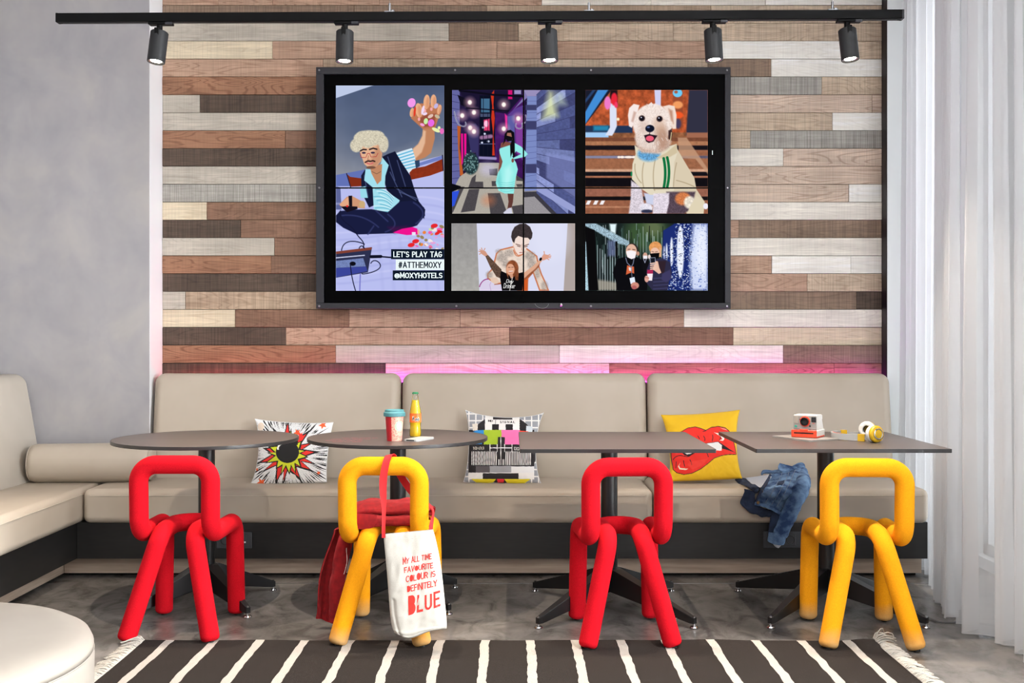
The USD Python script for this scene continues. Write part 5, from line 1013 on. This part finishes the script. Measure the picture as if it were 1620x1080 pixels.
obj('bag_body', (sv, sf), 'canvas', tg, smooth=True)
for nm, rows_ in (('top_hem', slice(3, 5)),):
    ln = front[4] + np.array([0, -.0012, 0]); obj('hem_stitching', tube(ln[2:-2], .0006, 5), 'stitching', tg)
from scipy.interpolate import LinearNDInterpolator
fx = np.stack([(front[..., 0] / 4.09 * FPX + 810 - 590) * TS, (HOR - (front[..., 2] - EYE) / 4.09 * FPX - 830) * TS], -1).reshape(-1, 2)
depth = LinearNDInterpolator(fx, front[..., 1].ravel())
def on_bag(g):
    v, f = meshkit.arrays(extrude(g.simplify(.3).segmentize(9.0), 1.0))[:2]
    Y = depth(v[:, 0], -v[:, 1]); Y = np.where(np.isnan(Y), 4.09, Y)
    out = np.stack([(590 + v[:, 0] / TS - 810) * 4.09 / FPX, Y - .0010 - .0007 * v[:, 2], EYE - (830 - v[:, 1] / TS - HOR) * 4.09 / FPX], -1)
    return out, f
def slogan(text, x0, x1, y0l, y1l, rise, shrink, **k):
    g = fitted(text, x0, x1, 0, 1, **k)
    def w(c):
        c = np.asarray(c); u = (c[:, 0] - x0) / (x1 - x0); h = (y1l - y0l) * (1 - shrink * u)
        return np.stack([c[:, 0], -(y1l - rise * u) + c[:, 1] * h], -1)
    return shapely.transform(g.segmentize(.15), w)
for text, x0, x1, a, b, rise, shr, k in (('MY ALL TIME', 274, 540, 302, 372, 50, .18, dict(weight=.15, seed=2)), ('FAVOURITE', 288, 556, 388, 452, 46, .12, dict(weight=.15, solid='O', seed=3)), ('COLOUR IS', 303, 576, 468, 536, 54, .08, dict(weight=.15, solid='O', seed=4)),
                                   ('DEFINITELY', 315, 592, 560, 626, 54, -.1, dict(weight=.15, solid='D', seed=5)), ('BLUE', 326, 622, 655, 832, 78, .14, dict(weight=.16, solid='B', seed=6, width=.85, gap=.3))):
    obj('lettering', on_bag(slogan(text, x0, x1, a, b, rise, shr, jitter=.09, **k)), 'red_ink', tg, smooth=False, label='red lettering ' + text)
sp_ = [tote(98, 120, 4.108), P(606.8, 838, 4.115), P(607.2, 800, 4.165), P(606, 765, 4.20), P(608.5, 742, 4.214), P(612.5, 726, 4.232), P(616.5, 719.0, 4.265), P(622, 722.5, 4.300), P(630, 745, 4.315), P(642, 765, 4.318), P(660, 786, 4.318), P(676, 797, 4.31), P(684.5, 806, 4.27), P(684, 820, 4.20), P(681.5, 838, 4.135), tote(532, 80, 4.125)]
obj('handle', ribbon(sp_, [(1, 0, 0)] * 5 + [(1, .1, .2)] * 5 + [(.7, 0, .7), (.5, .8, .2), (.3, 1, 0), (.4, .9, 0), (.8, .5, 0), (1, .2, 0)], [.014, .014, .016, .026, .030, .030, .030, .030, .030, .030, .028, .026, .022, .018, .016, .016], .0022, 90), 'strap_red', tg, smooth=True, label='red handle')

# ------------------------------------------------------------------ red hoodie lying over the seat of the yellow chair
hd = thing('hoodie', 'red hoodie bundled on a yellow chair seat, one sleeve hanging down', 'hoodie')
prof = np.array([(4.345, .446), (4.318, .452), (4.316, .468), (4.335, .484), (4.385, .480), (4.352, .490), (4.344, .506), (4.375, .524), (4.44, .532), (4.52, .520), (4.575, .490), (4.58, .462)])
xs = np.linspace(-.672, -.335, 9); ctrl = []
for k, x in enumerate(xs):
    e = (k / 8.0 - .5) * 2; sag = -.030 * max(0, abs(e) - .55) / .45; lift = .004 * math.sin(1.3 * k)
    ctrl.append([(x + .01 * math.sin(q * 1.3 + k), y + .004 * math.sin(k * .8 + q), z + (sag + lift) * (z - .44) / .08 + .0015 * math.sin(k + 2 * q)) for q, (y, z) in enumerate(prof)])
G = spline_sheet(ctrl, 90, 90); n_ = (meshkit.fbm(np.stack([G[..., 0] * 14, G[..., 1] * 40, G[..., 2] * 60], -1), 3, 31) - .5); G[..., 2] += .016 * n_; G[..., 1] += .010 * n_
obj('bundle', solidify(G, .006), 'hoodie', hd, smooth=True)
obj('pocket_fold', solidify(spline_sheet([[P(561, 812, 4.312), P(580, 812.5, 4.309), P(592, 814, 4.309), P(596, 818, 4.311)], [P(561, 822, 4.308), P(580, 823, 4.305), P(591, 824, 4.305), P(597, 825, 4.307)], [P(561, 836, 4.316), P(578, 836, 4.312), P(588, 834, 4.312), P(592, 831, 4.314)]], 26, 26), .005), 'hoodie', hd, smooth=True)
def hang(rows, nu, nv, th, amp, seed):
    G = spline_sheet(rows, nu, nv); n_ = meshkit.fbm(np.stack([G[..., 0] * 45, G[..., 1] * 20, G[..., 2] * 5], -1), 3, seed) - .5; G[..., 1] += amp * n_; return solidify(G, th)
obj('body_panel', hang([[P(560, 826, 4.44), P(548, 828, 4.47), P(538, 833, 4.48), P(529, 838, 4.47)], [P(556, 862, 4.43), P(545, 866, 4.47), P(533, 862, 4.49), P(522, 862, 4.46)], [P(545, 905, 4.43), P(536, 912, 4.465), P(522, 910, 4.48), P(508, 905, 4.45)], [P(538, 945, 4.43), P(529, 950, 4.46), P(516, 950, 4.475), P(504, 948, 4.45)], [P(533, 982, 4.43), P(524, 985, 4.46), P(511, 980, 4.47), P(500.5, 978, 4.45)]], 60, 44, .007, .03, 41), 'hoodie', hd, smooth=True)
sl = np.array([P(556, 832, 4.42), P(547, 850, 4.40), P(540, 880, 4.39), P(535, 915, 4.39), P(531, 950, 4.39), P(527.5, 983, 4.39)])
pc_ = curve(sl, 44); v, f = tube(pc_, np.interp(np.linspace(0, 1, 44), [0, .2, .6, .93, .95, 1], [.026, .030, .030, .022, .019, .019]), 26)
n_ = meshkit.fbm(np.stack([v[:, 0] * 30, v[:, 1] * 30, v[:, 2] * 16], -1), 3, 43) - .5; v = v + np.stack([n_ * .012, n_ * .018, n_ * 0], -1)
obj('sleeve', (v, f), 'hoodie', hd, smooth=60)
obj('drawstring', tube(curve([P(549, 858, 4.372), P(548, 868, 4.368), P(549, 885, 4.364), P(547, 898, 4.36), P(544, 908, 4.36)], 20), .0012, 6), 'cord_white', hd, label='white drawstring')

# ------------------------------------------------------------------ denim jacket thrown over the front edge of the sofa seat
JS = 7.452
def J(x, y, Y): return P(1155 + x / JS, 725 + y / JS, Y)
jk = thing('denim_jacket', 'blue denim jacket thrown over the sofa seat edge, one sleeve hanging down', 'jacket')
def cloth(rows, nu, nv, th, amp=.006, sc=(30, 30, 30), seed=1):
    G = spline_sheet([[J(*q) for q in r] for r in rows], nu, nv); N = np.cross(np.gradient(G, axis=0), np.gradient(G, axis=1)); N /= np.linalg.norm(N, axis=2, keepdims=True) + 1e-12
    G = G + N * amp * 2 * (meshkit.fbm(G * np.array(sc), 3, seed) - .5)[..., None]; return G, solidify(G, th)
G1, m = cloth([[(492, 190, 5.585), (590, 158, 5.60), (690, 132, 5.61), (780, 110, 5.61), (856, 118, 5.60)], [(455, 268, 5.41), (560, 245, 5.425), (660, 225, 5.44), (740, 215, 5.44), (805, 225, 5.43)], [(385, 378, 5.272), (490, 372, 5.265), (590, 365, 5.268), (670, 365, 5.272), (745, 372, 5.28)],
               [(342, 452, 5.265), (440, 455, 5.255), (530, 470, 5.255), (610, 480, 5.26), (682, 492, 5.28)], [(302, 532, 5.255), (385, 545, 5.24), (460, 565, 5.24), (530, 605, 5.245), (595, 645, 5.26)]], 80, 80, .004, .012, (30, 30, 30), 51)
obj('front_panel', m, 'denim', jk, smooth=True)
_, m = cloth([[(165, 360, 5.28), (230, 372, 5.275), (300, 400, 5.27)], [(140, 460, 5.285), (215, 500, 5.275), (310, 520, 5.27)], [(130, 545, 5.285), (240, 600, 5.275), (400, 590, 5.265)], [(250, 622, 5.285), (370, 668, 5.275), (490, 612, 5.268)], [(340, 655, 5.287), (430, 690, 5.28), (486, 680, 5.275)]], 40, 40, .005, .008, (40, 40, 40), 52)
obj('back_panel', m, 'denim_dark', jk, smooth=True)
_, m = cloth([[(185, 232, 5.60), (350, 208, 5.62), (515, 178, 5.62)], [(240, 285, 5.42), (350, 260, 5.45), (470, 245, 5.45)], [(345, 348, 5.285), (370, 340, 5.29), (410, 320, 5.32)]], 30, 30, .003, .004, (30, 30, 30), 53)
obj('lining', m, 'lining', jk, smooth=True, label='pale inner lining')
_, m = cloth([[(66, 250, 5.62), (110, 232, 5.64), (190, 246, 5.62), (270, 295, 5.42), (346, 350, 5.285)], [(76, 276, 5.585), (130, 262, 5.54), (200, 290, 5.45), (265, 335, 5.31), (326, 384, 5.265)], [(95, 300, 5.50), (150, 308, 5.43), (210, 335, 5.33), (262, 372, 5.275), (306, 410, 5.26)]], 24, 50, .006, .006, (40, 40, 40), 54)
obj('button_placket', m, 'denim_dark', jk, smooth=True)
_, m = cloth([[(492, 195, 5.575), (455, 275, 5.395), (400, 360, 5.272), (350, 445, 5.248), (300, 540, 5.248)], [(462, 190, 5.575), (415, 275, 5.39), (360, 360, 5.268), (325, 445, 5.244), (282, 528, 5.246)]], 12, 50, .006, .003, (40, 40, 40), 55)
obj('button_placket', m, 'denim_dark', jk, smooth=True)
_, m = cloth([[(296, 512, 5.238), (380, 528, 5.226), (455, 548, 5.226), (530, 588, 5.23), (600, 630, 5.246)], [(288, 550, 5.240), (372, 566, 5.226), (446, 590, 5.226), (520, 628, 5.23), (585, 662, 5.246)]], 14, 60, .006, .003, (40, 40, 40), 56)
obj('waistband', m, 'denim', jk, smooth=True)
_, m = cloth([[(586, 56, 5.615), (680, 82, 5.60), (790, 108, 5.59)], [(566, 100, 5.60), (660, 130, 5.58), (780, 124, 5.575)], [(575, 136, 5.57), (660, 165, 5.555), (720, 150, 5.56)]], 24, 36, .006, .004, (40, 40, 40), 57)
obj('collar', m, 'denim', jk, smooth=True)
_, m = cloth([[(735, 92, 5.64), (840, 54, 5.65), (885, 105, 5.63)], [(745, 112, 5.62), (835, 84, 5.62), (886, 128, 5.60)], [(770, 128, 5.60), (830, 115, 5.60), (880, 150, 5.585)]], 24, 36, .006, .004, (40, 40, 40), 58)
obj('collar', m, 'denim', jk, smooth=True)
_, m = cloth([[(372, 190, 5.66), (400, 140, 5.67), (470, 142, 5.67), (585, 136, 5.66)], [(372, 196, 5.645), (420, 172, 5.64), (480, 172, 5.63), (585, 160, 5.62)]], 16, 36, .008, .005, (40, 40, 40), 59)
obj('neckband', m, 'denim', jk, smooth=True)
def sleeve(pts, rs, flat, seed, mat_, name, n=60, amp=.006):
    p = np.array([J(x, y, Y) for x, y, Y in pts]); r = np.interp(np.linspace(0, 1, n), np.linspace(0, 1, len(rs)), np.array(rs) / JS * 5.3 / FPX)
    c = curve(p, n); q = c.copy(); q[:, 1] /= flat; v, f = tube(q, r, 30); v[:, 1] *= flat
    k = meshkit.fbm(v * np.array([26, 26, 60]), 3, seed) - .5; ctr = np.vstack([np.repeat(c, 30, 0), c[:1], c[-1:]]); d = v - ctr; v = ctr + d * (1 + k[:, None] * amp * 60)
    return obj(name, (v, f), mat_, jk, smooth=60)
sleeve([(868, 150, 5.585), (862, 250, 5.44), (830, 380, 5.285), (762, 520, 5.258), (700, 650, 5.252), (640, 790, 5.255), (582, 905, 5.262)], [52, 76, 84, 92, 98, 98, 92, 86], .5, 61, 'denim', 'sleeve')
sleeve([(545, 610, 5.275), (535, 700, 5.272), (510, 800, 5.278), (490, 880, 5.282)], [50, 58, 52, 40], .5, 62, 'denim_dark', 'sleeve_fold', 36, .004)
sleeve([(560, 885, 5.262), (552, 930, 5.262), (540, 985, 5.264)], [104, 106, 100], .52, 63, 'denim', 'cuff', 24, .002)
sleeve([(560, 990, 5.262), (570, 1015, 5.262), (588, 1035, 5.262)], [56, 46, 26], .5, 64, 'lining', 'cuff_lining', 14, .002)
for col in (24, 42, 58):
    ln = G1[3:-4, col] + np.array([0, -.0035, .0025]); obj('seam', tube(ln[::2], .0013, 6), 'denim_thread', jk)
obj('pocket_flap', solidify(G1[26:34, 26:41] + np.array([0, -.004, .002]), .003), 'denim_dark', jk, smooth=True)
for x, y, Y, r in ((290, 342, 5.335, .0055), (372, 384, 5.258, .0075), (332, 520, 5.228, .008)): obj('button', moved(lathe([(0, 0), (r, 0), (r, .002), (r * .75, .003), (r * .6, .0022), (0, .0026)], 20), J(x, y, Y), rx=PI / 2), 'brass', jk)
# ------------------------------------------------------------------ things on the tables
TZ = .7503
# coffee cup
cp = thing('coffee_cup', 'red patterned takeaway cup with a teal lid on the second round table', 'cup', (-.518, 4.735, TZ))
n, m_ = 150, 90; az = np.linspace(-PI * 1.5, PI * .5, n); hh = np.linspace(0, .112, m_); H_, A_ = np.meshgrid(hh, az, indexing='ij'); R_ = .033 + .0075 * H_ / .112
pr = Print(A_ * 37, H_ * 1000 * -1, (180, 16, 32))
pat = sbox(-105 / 57.3 * 37, -112, 60, 0); pr.put(pat, (206, 168, 148), .6); rg = random.Random(2)
for k in range(260):
    x = rg.uniform(-68, 50); y = rg.uniform(-110, -2); a = rg.uniform(0, 6.3); r = rg.uniform(1.2, 3.2); arc = [(x + r * math.cos(a + q), y + r * math.sin(a + q)) for q in np.linspace(0, 4.5, 9)]; pr.line(arc, .8, (206, 60, 62), .3)
cxx, cyy = -46 / 57.3 * 37, -66
pr.ell(cxx, cyy, 24, 24, (206, 192, 164), .8); pr.put(Point(cxx, cyy).buffer(22).difference(Point(cxx, cyy).buffer(16)), (150, 186, 160), .6); pr.ell(cxx, cyy, 12, 13, (190, 206, 176), .8); pr.put(Point(cxx, cyy - 2).buffer(5), (234, 224, 200), .5); pr.line([(cxx - 8, cyy + 8), (cxx, cyy + 2), (cxx + 8, cyy + 8)], 2, (234, 224, 200), .5)
V = np.stack([R_ * np.cos(A_), R_ * np.sin(A_), H_], -1).reshape(-1, 3)
obj('cup_body', (V, grid_faces(m_, n, flip=True)), 'printed_gloss', cp, smooth=True, color=pr.linear())
obj('cup_base', lathe([(0, .002), (.031, .002), (.033, 0), (.033, .003)], 40), 'red_ink', cp)
obj('lid', lathe([(.0405, .108), (.0475, .108), (.0485, .112), (.0478, .124), (.0445, .126), (.0425, .128), (.0420, .135), (.039, .137), (.036, .133), (0, .133)], 56), 'teal_silicone', cp)
# orange drink bottle
bt = thing('drink_bottle', 'small glass bottle of orange soda with a green cap beside the cup', 'bottle', (-.442, 4.915, TZ)); k_ = .0003385
prof_b = [(0, 0), (60, 2), (73, 8), (77, 40), (76, 90), (71, 140), (74, 185), (78, 200), (78, 322), (74, 335), (68, 380), (58, 430), (48, 490), (38, 540), (33, 565), (33, 580), (30, 585)]
obj('glass', lathe([(r * k_, h * k_) for r, h in prof_b], 48), 'clear_glass', bt, smooth=True)
obj('soda', lathe([(max(0, r * .95) * k_, (h * .985 + 4) * k_) for r, h in prof_b if h < 500] + [(46 * k_, 497 * k_), (0, 497 * k_)], 48), 'orange_soda', bt, smooth=50)
n, m_ = 120, 40; az = np.linspace(-PI * 1.5, PI * .5, n); hh = np.linspace(198, 320, m_); H_, A_ = np.meshgrid(hh, az, indexing='ij')
pr = Print(A_ * 79, -H_, (232, 98, 30)); pr.rect(-80, -330, 110, -190, (240, 150, 70), 30, a=.5)
gt = affinity.rotate(fitted('irinda', -125, -60, 222, 268, weight=.2, gap=.14, slant=12), 8); pr.put(flip_y(gt).buffer(3), (240, 236, 222), 2); pr.put(flip_y(gt), (30, 40, 60), 2)
gm = affinity.rotate(fitted('M', -165, -130, 224, 282, weight=.2, slant=14), 8); pr.put(flip_y(gm).buffer(3), (240, 236, 222), 2); pr.put(flip_y(gm), (30, 40, 60), 2)
pr.poly([(-110, -292), (-100, -304), (-90, -290), (-98, -284)], (60, 130, 60), 2)
V = np.stack([79.5 * k_ * np.cos(A_), 79.5 * k_ * np.sin(A_), H_ * k_], -1).reshape(-1, 3)
obj('paper_label', (V, grid_faces(m_, n, flip=True)), 'printed_gloss', bt, smooth=True, color=pr.linear())
crown = [((43 if q % 2 else 39) * k_ * math.cos(2 * PI * q / 42), (43 if q % 2 else 39) * k_ * math.sin(2 * PI * q / 42)) for q in range(42)]
obj('cap', join([moved(extrude(Polygon(crown), 15 * k_), (0, 0, 580 * k_)), lathe([(39 * k_, 594 * k_), (38 * k_, 602 * k_), (30 * k_, 605 * k_), (0, 605 * k_)], 42)]), 'cap_green', bt)
# phone
ph = thing('phone', 'white phone lying on the second round table in front of the bottle', 'phone', (-.412, 4.765, TZ), 64)
rr = lambda w, h, r: sbox(-w / 2, -h / 2, w / 2, h / 2).buffer(-r).buffer(r, 8)
obj('case', extrude(rr(.150, .072, .010), .0085), 'phone_white', ph); obj('screen', moved(extrude(rr(.146, .068, .008), .0006), (0, 0, .0085)), 'phone_white', ph); obj('bottom_edge', bx(-.0755, -.0748, -.02, .02, .002, .0068), 'phone_dark', ph); obj('camera_lens', bx(.0745, .0757, -.028, -.021, .0025, .006), 'phone_dark', ph)
# tablet, instant camera, headphones
tb = thing('tablet', 'thin grey tablet lying under the instant camera on the right square table', 'tablet', (1.315, 4.825, TZ), 28)
obj('tablet_body', extrude(rr(.175, .245, .012), .0065), 'tablet_grey', tb); obj('glass_front', moved(extrude(rr(.170, .240, .010), .0005), (0, 0, .0065)), 'tablet_grey', tb)
cz = TZ + .0072
ca = thing('instant_camera', 'white and coral instant camera standing on the tablet', 'camera', (1.335, 4.845, cz), -33)
w, d = .112, .118
def side_prof(pts, x0, x1): return moved(moved(extrude(Polygon(pts), x1 - x0), rx=PI / 2, rz=PI / 2), (x0, 0, 0))
obj('base', rb_ := (lambda q: (q[0] + np.array([.002, .0, .017]), q[1]))(rbox(w, d, .034, .004, 4, 2)), 'white_plastic', ca)
obj('base_front', bx(-w / 2 - .001, w / 2 + .001, -d / 2 - .004, -d / 2 + .012, .001, .034, .002), 'coral_plastic', ca); obj('base_trim', bx(w / 2 - .001, w / 2 + .0025, -d / 2, d / 2 - .008, .001, .007, .0005), 'coral_plastic', ca)
obj('film_slot', bx(-w / 2 + .012, w / 2 - .012, -d / 2 - .0048, -d / 2 - .003, .018, .023), 'lens_black', ca); obj('front_tab', bx(-.018, .018, -d / 2 - .006, -d / 2 + .004, .029, .039, .0015), 'coral_plastic', ca)
up = [(-d / 2 + .010, .034), (-d / 2 + .010, .094), (-d / 2 + .016, .100), (.022, .101), (.034, .097), (.036, .082), (.030, .078), (.044, .050), (.052, .034)]
obj('body', side_prof(up, -w / 2 + .006, w / 2 - .002), 'white_plastic', ca, smooth=False)
fy = -d / 2 + .010
obj('front_plate', bx(-w / 2 + .0055, w / 2 - .0025, fy - .003, fy + .001, .0365, .0985, .0015), 'tablet_grey', ca)
def dial(x, z, r, h, mt, nm): return obj(nm, moved(lathe([(0, 0), (r, 0), (r, h * .7), (r * .9, h), (0, h)], 32), (x, fy - .003, z), rx=PI / 2), mt, ca)
dial(.003, .072, .0235, .003, 'coral_plastic', 'lens_ring'); obj('lens', moved(lathe([(.0185, .0), (.0185, .012), (.016, .013), (.012, .008), (.006, .006), (0, .0055)], 36), (.003, fy - .003, .072), rx=PI / 2), 'lens_black', ca)
dial(-.039, .049, .0055, .002, 'teal_plastic', 'shutter_button'); dial(.025, .052, .0042, .002, 'lens_black', 'sensor'); dial(-.020, .080, .0028, .002, 'lens_black', 'sensor')
obj('flash', bx(-.0475, -.0285, fy - .005, fy - .002, .062, .096, .0015), 'flash_grey', ca); obj('viewfinder', bx(.031, .052, fy - .005, fy - .002, .070, .092, .0015), 'lens_black', ca); obj('badge', bx(.036, .046, fy - .0036, fy - .0028, .063, .0655), 'coral_plastic', ca)
# headphones lying on their side
hp = thing('headphones', 'grey and yellow headphones lying beside the instant camera', 'headphones', (0, 0, TZ))
near, far = [(1.600, 4.655), (1.560, 4.675), (1.515, 4.705)], [(1.500, 4.905), (1.550, 4.905), (1.590, 4.890)]
u_ = curve([(1.515, 4.705, .016), (1.470, 4.735, .016), (1.441, 4.785, .016), (1.440, 4.840, .016), (1.462, 4.885, .016), (1.500, 4.905, .016)], 60)
up_ = np.array([0, 0, 1.0]); tgt = np.gradient(u_, axis=0); tgt /= np.linalg.norm(tgt, axis=1, keepdims=True)
G = np.stack([u_ + up_ * h for h in np.linspace(-.0135, .0135, 5)], 1); G[:, (0, 4)] -= 0; obj('headband', solidify(G, np.full(G.shape[:2], .008)), 'grey_plastic', hp, smooth=40)
G = np.stack([u_[18:40] + np.cross(tgt[18:40], up_) * .0052 + up_ * h for h in np.linspace(-.0145, .0145, 5)], 1); obj('headband_pad', solidify(G, .004), 'coral_plastic', hp, smooth=40)
def slat(a, b, z0, z1, th):
    a, b = np.array(a, float), np.array(b, float); t = (b - a) / np.linalg.norm(b - a); nn = np.array([-t[1], t[0]]) * th / 2
    return manifold3d.Manifold.hull_points(np.array([(*(p + s * nn), z) for p in (a, b) for s in (-1, 1) for z in (z0, z1)]))
for pts in (near[::-1], far):
    obj('slider', slat(pts[0], np.array(pts[0]) * .45 + np.array(pts[1]) * .55, .001, .032, .013), 'yellow_plastic', hp, smooth=False)
    obj('arm', slat(np.array(pts[0]) * .5 + np.array(pts[1]) * .5, pts[2], .007, .024, .006), 'grey_plastic', hp, smooth=False)
def ear_cup(c, yaw, tip):
    T = lambda m: moved(moved(moved(m, rx=PI / 2), rx=tip), c, rz=0) if yaw == 0 else moved(moved(moved(m, rx=PI / 2), rx=tip, rz=yaw), c)
    h = obj('ear_cup', T(lathe([(.0335, -.004), (.0365, .000), (.0365, .008), (.033, .013), (.024, .015), (.024, .017)], 40)), 'yellow_plastic', hp)
    obj('ear_pad', T(lathe([(.018, -.026), (.028, -.028), (.036, -.023), (.0375, -.014), (.035, -.004), (.018, -.004)], 40)), 'white_plastic', h, smooth=60)
    obj('chrome_ring', T(lathe([(.0245, .013), (.0245, .019), (.022, .0205), (.019, .0195), (.019, .016)], 40)), 'chrome', h)
    obj('cap', T(lathe([(.019, .016), (.019, .0190), (.016, .0200), (0, .0205)], 40)), 'yellow_plastic', h)
ear_cup((1.570, 4.640, .0375), math.radians(24), math.radians(-4)); ear_cup((1.610, 4.865, .0375), math.radians(150), math.radians(4))

# ------------------------------------------------------------------ sheer curtains before the window
def sheer(name, label, plan, lam, amp, seed, lean):
    c = curve(plan, 700); s = np.concatenate([[0], np.cumsum(np.linalg.norm(np.diff(c, axis=0), axis=1))]); t = np.gradient(c, axis=0); t /= np.linalg.norm(t, axis=1, keepdims=True); N = np.stack([-t[:, 1], t[:, 0]], -1)
    ph = 2 * PI * s / lam + 2.2 * np.cumsum(meshkit.noise(np.stack([s * 6, s * 0, s * 0], -1), seed) - .5) * (s[1] - s[0]) * 40
    A0 = amp * (.55 + .9 * meshkit.noise(np.stack([s * 5, s * 0 + 3, s * 0], -1), seed + 1))
    zs = np.concatenate([[.012, .03], np.linspace(.12, 3.2, 26), [3.25]]); rows = []
    for z in zs:
        k = 1 - z / 3.25; w = (meshkit.noise(np.stack([s * 7, s * 0 + z * .9, s * 0], -1), seed + 2) - .5) * .5
        off = A0 * (1 + .55 * k) * (np.sin(ph + w) + .28 * np.sin(2.3 * ph + 1)) + .020 * k * np.sin(s * 9 + seed)
        q = c + N * off[:, None] + np.array(lean) * k ** 3
        rows.append(np.column_stack([q, np.full(len(q), z + .006 * math.sin(seed) * k)]))
    G = np.array(rows)
    tc = thing(name, label, 'curtain', (0, 0, 0), 0, 'sheer curtains at the window')
    obj('sheer_fabric', (G.reshape(-1, 3), grid_faces(*G.shape[:2])), 'sheer', tc, smooth=True)
    obj('hem', tube(G[0][::4] + np.array([0, 0, .004]), .0022, 5), 'sheer', tc, smooth=True); obj('heading', tube(G[-1][::4], .006, 6), 'white_paint', tc, smooth=True)
sheer('sheer_curtain', 'far sheer grey curtain hanging beside the right end of the sofa', [(2.165, 5.86), (2.135, 5.6), (2.11, 5.3), (2.03, 5.08), (1.965, 4.88), (1.92, 4.70), (1.905, 4.60)], .10, .026, 5, (-.01, -.02))
sheer('sheer_curtain', 'near sheer white curtain at the right edge, before the bright window', [(1.875, 4.50), (1.90, 4.38), (1.925, 4.2), (1.945, 3.98), (1.985, 3.7), (2.02, 3.2), (2.03, 2.4), (2.03, 1.2)], .10, .029, 11, (0, 0))
rl = thing('curtain_rail', 'white curtain rail under the ceiling above the sheer curtains', 'curtain rail', (0, 0, 0))
obj('rail', tube(curve([(2.165, 5.86, 3.275), (2.11, 5.3, 3.275), (1.96, 4.86, 3.275), (1.895, 4.55, 3.275), (1.915, 4.3, 3.275), (1.985, 3.7, 3.275), (2.03, 2.4, 3.275), (2.03, 1.2, 3.275)], 60), .018, 8), 'white_paint', rl)
cb = thing('floor_cable', 'thin grey cable lying on the floor at the foot of the curtain', 'cable')
obj('cable', tube(curve([P(1467, 976, 4.62) * [1, 1, 0] + [0, 0, .005], P(1474, 983, 4.57) * [1, 1, 0] + [0, 0, .005], P(1490, 986, 4.53) * [1, 1, 0] + [0, 0, .005], P(1515, 985, 4.53) * [1, 1, 0] + [0, 0, .005], P(1560, 990, 4.50) * [1, 1, 0] + [0, 0, .005], np.array([2.2, 4.4, .005])], 50), .0045, 8), 'cable_grey', cb)
